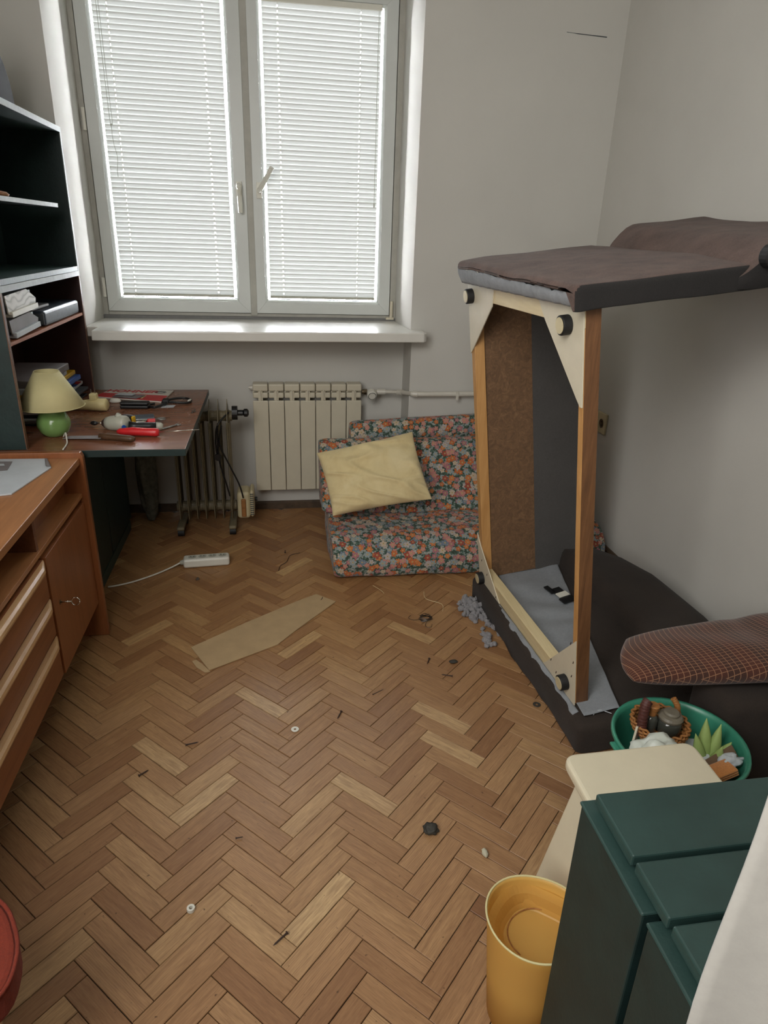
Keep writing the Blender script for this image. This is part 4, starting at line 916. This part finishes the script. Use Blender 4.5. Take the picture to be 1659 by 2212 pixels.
# ================================================================ FLORAL MATTRESS
def profile_body(bm, prof, x0, x1, nx=14, puff=.012, endr=.05, warp=None, closed=True):
    """profile (y,z) closed loop extruded along x with soft ends; uv = (x, arc length)"""
    n = len(prof); arc = [0]
    for i in range(n): arc.append(arc[-1]+(Vector(prof[(i+1) % n])-Vector(prof[i])).length)
    cy, cz = sum(p[0] for p in prof)/n, sum(p[1] for p in prof)/n
    uvl = bm.loops.layers.uv.verify(); rows = []; xs = []
    m_ = 5
    for k in range(m_): xs.append((x0+endr*(1-math.cos(math.pi/2*k/m_)), 1-.5*endr/.1*(1-math.sin(math.pi/2*k/m_))*.35))
    for k in range(nx): xs.append((x0+endr+(x1-x0-2*endr)*k/(nx-1), 1))
    for k in range(m_): xs.append((x1-endr*(1-math.sin(math.pi/2*(k+1)/m_)), 1-.5*endr/.1*(1-math.cos(math.pi/2*(k+1)/m_))*.35))
    for x, s_ in xs:
        row = []
        for (y, z) in prof:
            p = Vector((x, cy+(y-cy)*s_, cz+(z-cz)*s_)); 
            if warp: p = warp(p)
            row.append(bm.verts.new(p))
        rows.append(row)
    for i in range(len(rows)-1):
        for j in range(n):
            f = bm.faces.new((rows[i][j], rows[i][(j+1) % n], rows[i+1][(j+1) % n], rows[i+1][j]))
            for l, (a, b) in zip(f.loops, ((i, j), (i, j+1), (i+1, j+1), (i+1, j))): l[uvl].uv = (xs[a][0], arc[b])
    for row, rev in ((rows[0], False), (rows[-1], True)):
        f = bm.faces.new(row if rev else row[::-1])
        for l in f.loops: l[uvl].uv = (l.vert.co.y, l.vert.co.z)
    bmesh.ops.recalc_face_normals(bm, faces=bm.faces); return bm
def rprof(pts, r, n=5):
    out = []; m_ = len(pts)
    for i in range(m_):
        a, b, c = Vector(pts[i-1]), Vector(pts[i]), Vector(pts[(i+1) % m_]); rr = r[i] if isinstance(r, (list, tuple)) else r
        u, v = (a-b), (c-b); rr = min(rr, u.length*.48, v.length*.48); p0, p1 = b+u.normalized()*rr, b+v.normalized()*rr
        for k in range(n+1):
            t = k/n; out.append(tuple((1-t)**2*p0+2*t*(1-t)*b+t*t*p1))
    # densify long runs
    res = []
    for i in range(len(out)):
        a, b = Vector(out[i]), Vector(out[(i+1) % len(out)]); k = max(1, int((b-a).length/.05))
        for q in range(k): res.append(tuple(a+(b-a)*q/k))
    return res
wp = lambda a, f=4: (lambda p: p+Vector((noise.noise(p*f)*a, noise.noise(p*f+Vector((9, 0, 0)))*a, noise.noise(p*f+Vector((0, 9, 0)))*a)))
MX0, MX1 = .245, 1.60
root = thing('folding_mattress', (.92, 3.05, 0), 'folded foam mattress chair with colourful floral cover against the window wall', 'mattress')
p = rprof([(2.775, .004), (2.765, .10), (2.85, .185), (3.10, .205), (3.42, .19), (3.42, .004)], [.03, .09, .10, .05, .03, .03])
mk('seat_section', profile_body(nb(), p, MX0, MX1, 20, warp=wp(.012)), 'floral', root, True)
p = rprof([(3.09, .200), (3.20, .40), (3.255, .525), (3.35, .535), (3.40, .42), (3.36, .200)], [.03, .05, .07, .07, .05, .03])
mk('front_backrest_section', profile_body(nb(), p, MX0-.03, MX1-.04, 20, warp=wp(.012)), 'floral', root, True)
p = rprof([(3.395, .19), (3.40, .40), (3.36, .54), (3.385, .60), (3.46, .60), (3.485, .50), (3.48, .19)], [.03, .04, .03, .05, .06, .05, .03])
mk('rear_backrest_section', profile_body(nb(), p, MX0+.135, MX1-.02, 20, warp=lambda q: wp(.010)(q)+Vector((0, 0, .035*(q.x-.4)*(q.z > .3)))), 'floral', root, True)
# ================================================================ PILLOW
def pillow(name, c4, th, mat, label, cat, n=36, wr=.012, seed=0, uvs=1, pinch=.10, parent=None):
    """c4 = four corners (TL, TR, BR, BL)"""
    TL, TR, BR, BL_ = [Vector(p) for p in c4]; nrm = ((TR-TL).cross(BL_-TL)).normalized()
    bm = nb(); W_, H_ = ((TR-TL).length+(BR-BL_).length)/2, ((BL_-TL).length+(BR-TR).length)/2
    def fn(sgn):
        def f(i, j):
            u, v = i*2-1, j*2-1
            uu, vv = u*(1-pinch*(1-abs(u))*0-pinch*.5*(1-v*v)*0), v
            b = max(0, (1-abs(u)**2.6))**.55*max(0, (1-abs(v)**2.6))**.55
            inx = pinch*(1-v*v)*.5*u*abs(u)**3; iny = pinch*(1-u*u)*.5*v*abs(v)**3
            s_, t_ = (u-inx+1)/2, (v-iny+1)/2
            p_ = (TL*(1-s_)+TR*s_)*(1-t_)+(BL_*(1-s_)+BR*s_)*t_
            q = Vector((u*1.7+seed, v*1.7, seed*.3)); rid = 1-abs(noise.noise(Vector((u*.75+v*.35+seed, v*2.3-u*1.1, seed*.7))))*2
            w_ = (noise.noise(q)*.6+max(0, rid-.62)*1.7+noise.noise(q*3)*.25)*wr
            return p_+nrm*sgn*(b*(th/2)+w_*min(1, b*2.5))
        return f
    for sg in (1, -1): grid(bm, n, n, fn(sg), lambda i, j: (i*W_*uvs, j*H_*uvs))
    bmesh.ops.remove_doubles(bm, verts=bm.verts, dist=.0004); bmesh.ops.recalc_face_normals(bm, faces=bm.faces)
    o = mk(name, bm, mat, parent, True); o.modifiers.new('s', 'SUBSURF').render_levels = 1
    if parent is None: tag(o, label, cat)
    return o
pillow('pillow', [(.185, 3.12, .520), (.668, 3.16, .612), (.735, 2.93, .335), (.250, 2.93, .262)], .12, 'cotton', 'creased cream-yellow pillow leaning on the floral mattress', 'pillow', 56, .022, 4.2, pinch=.09)
# ================================================================ TIPPED SOFA
A = Vector((.931, 1.647, .12)); U = Vector((-.05773, .99833, 0)); W = Vector((-.12925, -.00747, .99158)); Rr = Vector((.98993, .05725, .12947))
SM = Matrix((U, W, Rr)).transposed().to_4x4(); SM.translation = A      # local (along sofa width, up, away to the right)
def SP(a, b, c=0): return A+U*a+W*b+Rr*c
root = thing('tipped_sofa', (.93, 2.1, 0), 'brown upholstered sofa frame tipped on its side, bare wooden underside facing left', 'sofa')
ct, cd = 0.0, .040
def rail(name, pts, mat, c0=ct, c1=cd, bev=.002): 
    bm = nb(); prism(bm, [SP(a, b, c0) for a, b in pts], Rr*(c1-c0)); return mk(name, bm, mat, root, bevel=bev)
rail('side_rail', [(0, 0), (.028, 0), (.028, 1.19), (0, 1.19)], 'pine')
o = mk('brown_rail_face', prism(nb(), [SP(-.0012, 0, .0005), SP(-.0012, 1.24, .0005), SP(0, 1.24, .0005), SP(0, 0, .0005)], Rr*.042), 'pinedark', root)
rail('side_rail', [(.862, -.035), (.902, -.04), (.893, 1.19), (.858, 1.19)], 'pine')
rail('end_rail', [(0, 1.1905), (.893, 1.1905), (.894, 1.247), (0, 1.245)], 'palewood')
rail('end_rail', [(.0285, -.004), (.861, -.045), (.861, .045), (.0285, .050)], 'palewood', -.001, .040)
gc = -.0035
def guss(pts, lab=None):
    bm = nb(); prism(bm, [SP(a, b, -.0005) for a, b in pts], Rr*-.004); return mk('corner_gusset', bm, 'cream_board', root, bevel=.0006)
guss([(.276, 1.245), (.001, 1.246), (.001, .985), (.012, .985), (.033, 1.003), (.23, 1.188)])
guss([(.894, 1.248), (.627, 1.247), (.652, 1.180), (.868, 1.003), (.896, .983)])
guss([(.912, .204), (.875, .16), (.640, -.034), (.90, -.048)])
guss([(.001, .243), (.22, .010), (.24, -.006), (.001, -.008)])
for a, b in ((.082, 1.192), (.850, 1.200), (.860, .010), (.060, .045)):
    bm = nb(); tube(bm, [SP(a, b, -.0045), SP(a, b, -.030)], .0265, 26); ft = mk('foot', bm, 'rubber', root, bevel=.002)
    bm = nb(); tube(bm, [SP(a, b, -.0302), SP(a, b, -.032)], .0215, 26); mk('foot_pad', bm, 'heaterbox', ft)
# staples on the lower gussets
for a, b in ((.03, .22), (.01, .16), (.17, .06), (.13, .035), (.02, .10), (.86, .10), (.80, .06), (.70, .005)):
    bm = nb(); tube(bm, [SP(a, b, -.0048), SP(a+.004, b-.010, -.0052)], .0016, 5); mk('staple_hole', bm, 'rust', root)
# inner side of the backrest
bm = nb(); prism(bm, [SP(.868, .0, .040), SP(.868, .0, .245), SP(.868, 1.19, .232), SP(.868, 1.19, .040)], U*.006); mk('hardboard_panel', bm, 'hardboard', root)
bm = nb(); prism(bm, [SP(.8685, -.01, .2455), SP(.8685, -.01, .50), SP(.8685, 1.21, .50), SP(.8685, 1.21, .2325)], U*.010); mk('inner_lining', bm, 'liningdark', root)
bm = nb(); add(bm, rbox(.880, .93, -.02, 1.25, .05, .50, .02, 3, SM)); mk('backrest', bm, 'velour_dark', root, True)
# upper arm: slab + padded roll
def soft(bm, x0, x1, y0, y1, z0, z1, r, cuts=5, amp=.006, f=6, fn=None):
    t = rcube(x0, x1, y0, y1, z0, z1, r, .04)
    for v in t.verts:
        if fn: v.co = fn(v.co.copy())
        v.co = SM @ v.co; v.co += Vector((noise.noise(v.co*f), noise.noise(v.co*f+Vector((5, 0, 0))), noise.noise(v.co*f+Vector((0, 5, 0)))))*amp
    return add(bm, t)
def slabf(q):
    t_ = min(1, max(0, (q.x+.035)/.94))
    if q.y > 1.31: q.y = q.y-.045+.024*t_+.010*math.sin(min(1, max(0, q.z/.5))*math.pi)*math.sin(t_*math.pi)
    elif q.x < .0 or q.z > .05: q.y = 1.2375+.010*t_+.2*(q.y-1.268)
    else: q.y = 1.279+.016*t_+.3*(q.y-1.268)
    return q
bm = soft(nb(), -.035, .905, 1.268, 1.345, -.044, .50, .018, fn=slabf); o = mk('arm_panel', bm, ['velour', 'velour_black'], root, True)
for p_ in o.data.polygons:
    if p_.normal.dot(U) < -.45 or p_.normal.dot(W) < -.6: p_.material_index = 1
bm = nb(); uvl = None
def lin_strip(i, j):
    a = .012+.885*i; b = 1.246+(.036+.018*i+.003*math.sin(i*40)+.002*math.sin(i*97))*j
    c = -.034-.004*abs(math.sin(i*34+j+.8*math.sin(i*9)))-.003*abs(math.sin(i*71))-.005*math.sin(j*math.pi)+.012*(1-j)
    return SP(a, b, c)
grid(bm, 90, 8, lin_strip); o = mk('gathered_lining', bm, 'lining', root, True); solid(o, .002)
def rollf(q):
    t_ = min(1, max(0, (q.x+.05)/.96)); u_ = (q.z-.37)/.61; seam = .385+.17*t_
    q.z = seam+(.98-seam)*u_
    if q.y > 1.30: q.y = 1.268+.03*t_+.080*math.sin(min(1, u_/.30)*math.pi/2)-.035*max(0, u_-.45)*(1.2-t_)
    else: q.y = 1.245-.02*u_
    return q
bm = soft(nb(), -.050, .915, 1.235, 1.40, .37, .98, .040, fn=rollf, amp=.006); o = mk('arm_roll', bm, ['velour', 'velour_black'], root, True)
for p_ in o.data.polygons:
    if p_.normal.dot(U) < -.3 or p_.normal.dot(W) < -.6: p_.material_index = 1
bm = nb(); tube(bm, [SP(-.05, 1.318, .462), SP(-.080, 1.318, .462)], .030, 20); mk('round_button', bm, 'rubber', root, bevel=.004)
# lower arm, lying on the floor
def lowf(q):
    return q
t = rcube(-.10, .93, -.128, -.012, -.036, .40, .022, .05)
for v in t.verts:
    q = v.co.copy(); v.co = SM @ q; v.co.z = v.co.z if q.y > -.07 else min(v.co.z, .004+.02*abs(noise.noise(v.co*9)))
    v.co += Vector((noise.noise(v.co*7), noise.noise(v.co*7+Vector((5, 0, 0))), 0))*.006; v.co.z = max(v.co.z, .0008)
mk('lower_arm_panel', t, 'velour_dark', root, True)
# roll against the wall: outline seen on the floor
ol = [(-.06, .36), (-.09, .50), (-.07, .60), (.05, .655), (.25, .672), (.45, .665), (.62, .66), (.80, .60), (.92, .52), (.93, .36)]
bm = nb(); rings = []; ctr = Vector((.42, .50))
dens = []
for i in range(len(ol)):
    a, b = Vector(ol[i]), Vector(ol[(i+1) % len(ol)]); k = max(1, int((b-a).length/.06)); dens += [a+(b-a)*q/k for q in range(k)]
for (s_, z) in ((.93, .001), (.985, .02), (1.0, .08), (1.0, .14), (.985, .185), (.95, .215), (.88, .232), (.7, .240), (.4, .243), (.1, .244)):
    rr = []
    for p_ in dens:
        q = ctr+(p_-ctr)*s_; w_ = SM @ Vector((q.x, 0, q.y)); w_.z = z*(.93+.10*(q.x/.9))+.006*noise.noise(Vector((q.x*5, q.y*5, z*4))); w_.x = min(w_.x, XR-.004); rr.append(bm.verts.new((w_.x, w_.y, max(.0008, w_.z))))
    rings.append(rr)
for a, b in zip(rings, rings[1:]):
    for k in range(len(dens)): bm.faces.new((a[k], a[(k+1) % len(dens)], b[(k+1) % len(dens)], b[k]))
bm.faces.new(rings[-1]); bm.faces.new(rings[0][::-1]); bmesh.ops.recalc_face_normals(bm, faces=bm.faces)
mk('lower_arm_roll', bm, 'velour_dark', root, True)
# grey lining lying over the lower arm inside
def topz(x, y): return (A+U*(y-1.647)).z+.1295*(x-.93)
cn = [Vector((.955, 2.56, 0)), Vector((1.235, 2.56, 0)), Vector((1.052, 1.590, 0)), Vector((.932, 1.585, 0))]
def lf(i, j):
    p_ = (cn[0]*(1-i)+cn[1]*i)*(1-j)+(cn[3]*(1-i)+cn[2]*i)*j
    a_ = math.atan2(p_.y-2.1, p_.x-1.25)
    p_.z = .1165+.128*(p_.x-.93)+.004*math.sin(9*a_+6*j)*min(1, 6*i, 6*(1-i))*(1-.3*j)+.003*noise.noise(p_*14)+.006; return p_
bm = nb(); grid(bm, 40, 60, lf); o = mk('inner_lining_cloth', bm, 'lining', root, True); solid(o, .002)
bm = nb()
def ed(i, j):
    a = -.03+.95*i; c = -.004-.024*j; b = -.008-.014*j*j-.045*i*(a > .5)*(a-.5)+.003*math.sin(i*60)*j+.003*noise.noise(Vector((i*30, j*2, 0)))
    return SP(a, b, c)
grid(bm, 90, 6, ed); o = mk('torn_lining_edge', bm, 'lining', root, True); solid(o, .002)
bm = nb(); bk = Matrix.Translation((1.135, 2.27, .166)) @ Matrix.Rotation(R(14), 4, 'Z') @ Matrix.Rotation(R(-7), 4, 'Y')
for q in ((-.032, -.012, .02, .075), (-.02, .022, -.03, .045), (-.032, .026, -.065, -.03)): box(bm, q[0], q[1], q[2], q[3], -.003, .003, bk)
mk('metal_bracket', bm, 'black', root)
mk('white_tag', B(-.026, .022, -.028, .002, .0035, .007, bk), 'white_pl', root)
bm = nb(); tube(bm, smoothpath([SP(-.06, -.005, .03), SP(-.055, .003, .055), SP(-.075, -.002, .085)], 5), .0013, 5); mk('loose_thread', bm, 'paper', root)
# ================================================================ DARK SEAT + CHECKED CUSHION
root = thing('footstool', (1.42, 1.35, 0), 'dark reddish-brown upholstered block under the checked cushion by the right wall', 'footstool')
t = rcube(1.20, 1.64, 1.315, 1.50, .03, .345, .035, .05)
for v in t.verts: v.co += Vector((noise.noise(v.co*8), noise.noise(v.co*8+Vector((4, 0, 0))), 0))*.006
mk('upholstered_body', t, 'velour_dark', root, True)
for x in (1.235, 1.60):
    for y in (1.35, 1.465):
        bm = nb(); tube(bm, [(x, y, .0003), (x, y, .045)], .016, 12); mk('leg', bm, 'black', root)
def chk():
    bm = nb(); n = 44
    TL, TR, BR, BL_ = Vector((1.03, 1.60, .39)), Vector((1.645, 1.66, .415)), Vector((1.645, 1.300, .43)), Vector((.958, 1.415, .375))
    def fn(sg):
        def f(i, j):
            u, v = i*2-1, j*2-1; s_ = i+.02*math.sin(j*7); p_ = (TL*(1-i)+TR*i)*(1-j)+(BL_*(1-i)+BR*i)*j
            p_.x += .03*math.sin(j*math.pi)*(-1)*(1-i); b = (max(0, 1-abs(u)**3))**.5*(max(0, 1-abs(v)**3))**.5
            b *= .62+.38*min(1, 1.5-abs(u)*.6); dip = .018*math.exp(-((i-.62)/.08)**2)*(1-j)
            th = .045 if sg > 0 else -.055
            if sg < 0: return p_+Vector((0, 0, max(th*b, .348-p_.z)))
            return p_+Vector((0, 0, th*b-dip*b+.010*noise.noise(Vector((u*1.5, v*1.5, 3)))*b))
        return f
    for sg in (1, -1): grid(bm, n, n, fn(sg), lambda i, j: (i*.70+.004*math.sin(j*6), j*.36+.03*i*i))
    bmesh.ops.remove_doubles(bm, verts=bm.verts, dist=.0004); bmesh.ops.recalc_face_normals(bm, faces=bm.faces)
    o = tag(mk('cushion', bm, 'check', None, True), 'brown cushion with a fine pale check, lying by the right wall', 'cushion'); o.modifiers.new('s', 'SUBSURF').render_levels = 1
chk()
# ================================================================ MINT TUB AND ITS CONTENTS
TX, TY, TZ = 1.025, 1.262, .30
root = thing('tub', (TX, TY, 0), 'mint green plastic tub full of odds and ends beside the sofa', 'tub')
bm = nb(); lathe(bm, [(.118, .0008), (.128, .012), (.152, .22), (.160, .285), (.164, TZ), (.170, TZ+.002), (.172, TZ-.006), (.166, TZ-.010)], 48, (TX, TY, 0)); o = mk('tub_wall', bm, 'mint', root, True); solid(o, .0018)
bm = nb(); add(bm, rbox(TX-.186, TX-.168, TY-.02, TY+.02, TZ-.014, TZ-.006, .003, 2)); mk('rim_lug', bm, 'mint', root)
# cloths folded
for i, (z0, mat, lb, nm) in enumerate(((.19, 'browncloth', 'dark brown folded towel lying lower in the mint tub', 'folded_towel'), (.258, 'orangecloth', 'orange folded towel on the right edge of the mint tub', 'folded_towel'))):
    bm = nb(); nf = 3 if i else 4
    for k in range(nf):
        t_ = rbox(-.070, .072-.004*k, -.022, .022, .0, .0115 if i == 0 else .0075, .0035, 2, Matrix.Translation((1.058, 1.160, z0+.0125*k if i == 0 else z0+.0080*k)) @ Matrix.Rotation(R(12), 4, 'Z') @ Matrix.Rotation(R(-6), 4, 'Y')); add(bm, t_)
    tag(mk(nm, bm, mat, None, True), lb, 'towel')
tag(mk('brown_envelope', rbox(-.070, .080, -.022, .022, 0, .004, .001, 1, Matrix.Translation((1.085, 1.196, .262)) @ Matrix.Rotation(R(14), 4, 'Z') @ Matrix.Rotation(R(-14), 4, 'Y') @ Matrix.Rotation(R(48), 4, 'X')), 'browncard'), 'flat brown card sticking out behind the orange towel in the tub', 'card')
tag(mk('carton', rbox(-.06, .06, -.05, .05, 0, .19, .002, 1, Matrix.Translation((1.050, 1.262, .07)) @ Matrix.Rotation(R(-12), 4, 'Z')), 'paper'), 'grey printed carton inside the mint tub between basket and plant', 'carton')
o = bpy.data.objects['carton']; mm = Matrix.Translation((1.045, 1.262, .07)) @ Matrix.Rotation(R(-12), 4, 'Z')
mk('printed_label', B(.022, .05, -.0508, -.0502, .115, .172, mm), 'greyholder', o); mk('printed_mark', B(-.046, -.036, -.0508, -.0502, .160, .170, mm), 'ink', o)
# leafy aloe-like plant top
root = thing('aloe_top', (1.118, 1.245, .235), 'pale green pointed leaves standing in the mint tub', 'plant')
for (dx, dy, hgt, ln, wd) in ((-.048, .010, .085, -.3, .022), (-.012, .02, .115, -.02, .026), (.022, .012, .105, .15, .024), (.045, .002, .060, .5, .026), (.0, -.012, .075, .05, .024)):
    bm = nb(); pts = [(1.112+dx*.35+(dx*.55)*t+ln*.02*t*t, 1.235+dy*(1+t), .215+(hgt+.02)*t) for t in (0, .15, .35, .6, .8, .93, 1)]
    tube(bm, pts, [wd*.55, wd*.8, wd*.85, wd*.6, wd*.35, wd*.14, wd*.03], 10); mk('leaf', bm, 'aloe', root, True)
bm = nb(); lathe(bm, [(.018, 0), (.030, .012), (.034, .03), (.028, .05)], 20, (1.115, 1.235, .19), cap1=True); mk('plant_heart', bm, 'aloe', root, True)
blob('clear_film', (1.135, 1.195, .262), .03, .02, .016, 'paper', 'crumpled clear film scrap beside the green leaves in the tub', 'film', .6, 8)
blob('plastic_bag', (.932, 1.208, .228), .074, .058, .060, 'pbag', 'crumpled white plastic bag at the front of the mint tub', 'bag', .35, 12, 4)
bm = nb(); tube(bm, smoothpath([(.985, 1.205, .262), (1.01, 1.185, .272), (1.03, 1.170, .268), (1.045, 1.155, .258)], 5), [.011]*14+[.016]*2, 10); tag(mk('white_tube', bm, 'white_pl', None, True), 'white squeezed tube lying between the plastic bag and the orange towel', 'tube')
# wicker basket in the tub with jars and a wrapped handle
BX, BY, BZ = 1.000, 1.318, .278
root = thing('wicker_basket', (BX, BY, BZ), 'small round wicker basket with a wound handle, perched in the mint tub', 'basket')
bm = nb()
for k in range(7):
    rr = .062+.010*math.sin(k/6*math.pi*.6); zz = BZ+.0058*k+.004
    pts = [(BX+rr*math.cos(a)*(1+.05*math.cos(a*18+k*math.pi)), BY+rr*math.sin(a)*(1+.05*math.cos(a*18+k*math.pi)), zz) for a in [2*math.pi*i/144 for i in range(145)]]
    tube(bm, pts, .0036, 5, cap=False)
bm2 = nb(); lathe(bm2, [(.060, 0), (.062, .003)], 30, (BX, BY, BZ+.002), cap1=True); add(bm, bm2)
mk('woven_wall', bm, 'wicker', root, True)['kind'] = 'stuff'
bm = nb(); hp = smoothpath([(BX-.058, BY-.015, BZ+.01), (BX-.062, BY-.012, BZ+.05), (BX-.060, BY-.008, BZ+.100), (BX-.052, BY-.004, BZ+.112)], 14)
tube(bm, hp, [.0125+.0016*math.sin(i*2.4) for i in range(len(hp))], 14); mk('wound_handle', bm, 'darkwicker', root, True)
bm = nb(); hp = smoothpath([(BX+.058, BY+.015, BZ+.03), (BX+.056, BY+.02, BZ+.065), (BX+.045, BY+.03, BZ+.085)], 10); tube(bm, hp, [.008+.0012*math.sin(i*2.4) for i in range(len(hp))], 10); mk('wound_handle', bm, 'wicker', root, True)
root = thing('glass_jar', (BX+.025, BY-.005, BZ+.006), 'small round glass jar with a dusty domed lid in the wicker basket', 'jar')
bm = nb(); lathe(bm, [(.026, 0), (.031, .004), (.032, .034), (.027, .044)], 28, (BX+.022, BY-.008, BZ+.0065), cap1=True); mk('jar_body', bm, 'jarglass', root, True)
bm = nb(); lathe(bm, [(.031, .044), (.032, .050), (.028, .056), (.021, .058), (.021, .064), (.017, .068), (.004, .069)], 28, (BX+.022, BY-.008, BZ+.0065), cap1=True); mk('lid', bm, 'jarlid', root, False)
root = thing('spice_bottle', (BX-.022, BY+.008, BZ+.006), 'small bottle with a copper-coloured cap left of the domed jar in the basket', 'bottle')
bm = nb(); lathe(bm, [(.017, 0), (.019, .003), (.019, .040), (.011, .052)], 22, (BX-.026, BY+.006, BZ+.0065), cap1=True); mk('bottle_body', bm, 'jarglass', root, True)
bm = nb(); lathe(bm, [(.012, .052), (.0125, .066), (.015, .068), (.0165, .080), (.014, .083)], 22, (BX-.026, BY+.006, BZ+.0065), cap1=True); mk('cap', bm, 'wicker', root)
tag(mk('small_card', rbox(-.018, .018, -.003, .003, 0, .055, .001, 1, Matrix.Translation((.925, 1.302, .262)) @ Matrix.Rotation(R(40), 4, 'Z') @ Matrix.Rotation(R(12), 4, 'Y')), 'cream_board'), 'small beige card wedged between tub wall and wicker basket', 'card')
# ================================================================ CREAM STOOL
root = thing('cream_stool', (.76, .92, 0), 'cream laminated low table with rounded corners behind the dark green cabinet', 'table')
bm = nb(); r_ = .032; cs = [(.606, .765), (.925, .765), (.925, 1.093), (.606, 1.089)]; cs = [(.603, .765), (.916, .765), (.922, 1.096), (.606, 1.090)]
pr2 = rprof(cs, r_, 8); prism(bm, [(x, y, .424) for x, y in pr2], (0, 0, .026)); mk('table_top', bm, 'stool', root, bevel=.008, seg=3)
bm = nb(); prism(bm, [(.622, .80, .424), (.622, 1.04, .424), (.560, 1.075, .0005), (.560, .775, .0005)], (.020, 0, 0)); mk('side_panel', bm, 'stool', root, bevel=.004)
bm = nb(); prism(bm, [(.885, .80, .424), (.885, 1.05, .424), (.945, 1.07, .0005), (.945, .775, .0005)], (.020, 0, 0)); mk('side_panel', bm, 'stool', root, bevel=.004)
mk('cross_rail', B(.640, .886, .90, .93, .30, .42), 'stool', root, bevel=.002)
# ================================================================ YELLOW BIN
root = thing('waste_bin', (.478, .862, 0), 'yellow plastic waste bin with a warped rim at the bottom of the picture', 'bin')
def wob(a, z): return 1+(.05*math.cos(2*a+.5)+.02*math.cos(3*a))*min(1, z/.28)
bm = nb(); lathe(bm, [(.068, .0008), (.074, .004), (.084, .14), (.0935, .272), (.0955, .280)], 56, (.476, .845, 0), fn=wob); o = mk('bin_wall', bm, 'yellowbin', root, True); solid(o, .0022)
bm = nb(); tube(bm, [(.476+.0965*wob(a, .28)*math.cos(a), .845+.0965*wob(a, .28)*math.sin(a), .281) for a in [2*math.pi*i/56 for i in range(57)]], .0022, 6); mk('rim', bm, 'shade', root, True)
bm = nb(); c0, c1 = Vector((.476, .845, .262)), Vector((.492, .862, .196)); rings = []
for (t_, rr) in ((0, .0885), (.35, .078), (.8, .070), (1.0, .064), (1.03, .060)):
    c_ = c0.lerp(c1, t_); rings.append([bm.verts.new(c_+Vector((rr*wob(a, .28)*math.cos(a)*(1+.05*math.cos(4*a)), rr*wob(a, .28)*math.sin(a)*(1+.05*math.cos(4*a)), 0))) for a in [2*math.pi*i/56 for i in range(56)]])
for p, q in zip(rings, rings[1:]):
    for k in range(56): bm.faces.new((p[k], p[(k+1) % 56], q[(k+1) % 56], q[k]))
bm.faces.new(rings[-1]); bmesh.ops.recalc_face_normals(bm, faces=bm.faces); mk('inner_bowl', bm, 'yellowbin', root)
bm = nb(); tube(bm, smoothpath([(c1.x+.060*math.cos(a), c1.y+.060*math.sin(a), .199+.004*math.sin(a*2)) for a in [R(215)-R(22)*i for i in range(8)]], 4), .0014, 6); mk('inner_ridge', bm, 'wicker', root, True)
# ================================================================ DARK GREEN CABINET
root = thing('green_cabinet', (.65, .55, 0), 'dark green painted cabinet with three wide top planks, nearest on the right', 'cabinet')
CX0, CX1 = .456, .98
for i, (y0, y1) in enumerate(((.548, .737), (.34, .534))):
    mk('side_board', rbox(CX0, CX0+.030, y0, y1, .0, .6845, .003, 2), 'green', root)
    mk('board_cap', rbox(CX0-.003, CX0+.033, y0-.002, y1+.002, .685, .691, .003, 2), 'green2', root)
for y0, y1 in ((.6085, .7225), (.5165, .600), (.36, .508)):
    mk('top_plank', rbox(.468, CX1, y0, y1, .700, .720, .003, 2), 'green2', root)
mk('under_top', B(CX0+.040, CX1, .36, .715, .66, .6995), 'green', root)
mk('back_board', B(CX0+.031, CX1, .712, .725, .0, .66), 'green', root)
mk('side_panel', B(CX1-.02, CX1, .36, .711, .0, .66), 'green', root)
mk('front_board', B(CX0+.031, CX1-.02, .36, .374, .0, .66), 'green', root)
# ================================================================ WHITE CURTAIN, at the right edge
def cf(i, j):
    z = .02+2.10*j; e = math.exp(-i*30)
    x = .3235+.95*i+.0035*math.sin(z*16+2.2)*e
    y = .305-.045*(1-e)+.012*math.sin(i*22+z*.9)*(1-e)+.012*math.sin(i*51+1.3*z)*(1-e)
    return Vector((x, y, z))
bm = nb(); grid(bm, 120, 70, cf); o = mk('curtain', bm, 'curtain', None, True); tag(o, 'off-white cloth curtain hanging at the right edge, in front of the green cabinet', 'curtain'); solid(o, .004, 0)
# ================================================================ RED-BROWN CHAIR CORNER
root = thing('upholstered_chair', (-.60, .75, 0), 'red-brown upholstered chair corner at the lower left edge', 'chair')
pts = [(-.668, .70), (-.668, .95), (-.56, .95), (-.475, .885), (-.434, .81), (-.430, .745), (-.462, .705)]
pp = rprof(pts, .03, 3); bm = nb(); prism(bm, [(x, y, .36) for x, y in pp], (0, 0, .06)); mk('seat_pad', bm, 'redfab', root, bevel=.012, seg=3)
bm = nb(); tube(bm, [(x*1.0, y, .419) for x, y in pp+pp[:1]], .0035, 6); mk('piping', bm, 'redfab', root, True)
bm = nb(); prism(bm, [(-.660, .72, .30), (-.660, .93, .30), (-.56, .92, .30), (-.47, .82, .30), (-.48, .74, .30)], (0, 0, .0595)); mk('seat_frame', bm, 'darkwicker', root, bevel=.004)
for x, y in ((-.645, .74), (-.645, .91), (-.50, .80), (-.505, .75)):
    bm = nb(); tube(bm, [(x, y, .0005), (x, y, .30)], [.011, .015], 12); mk('leg', bm, 'chrome', root)
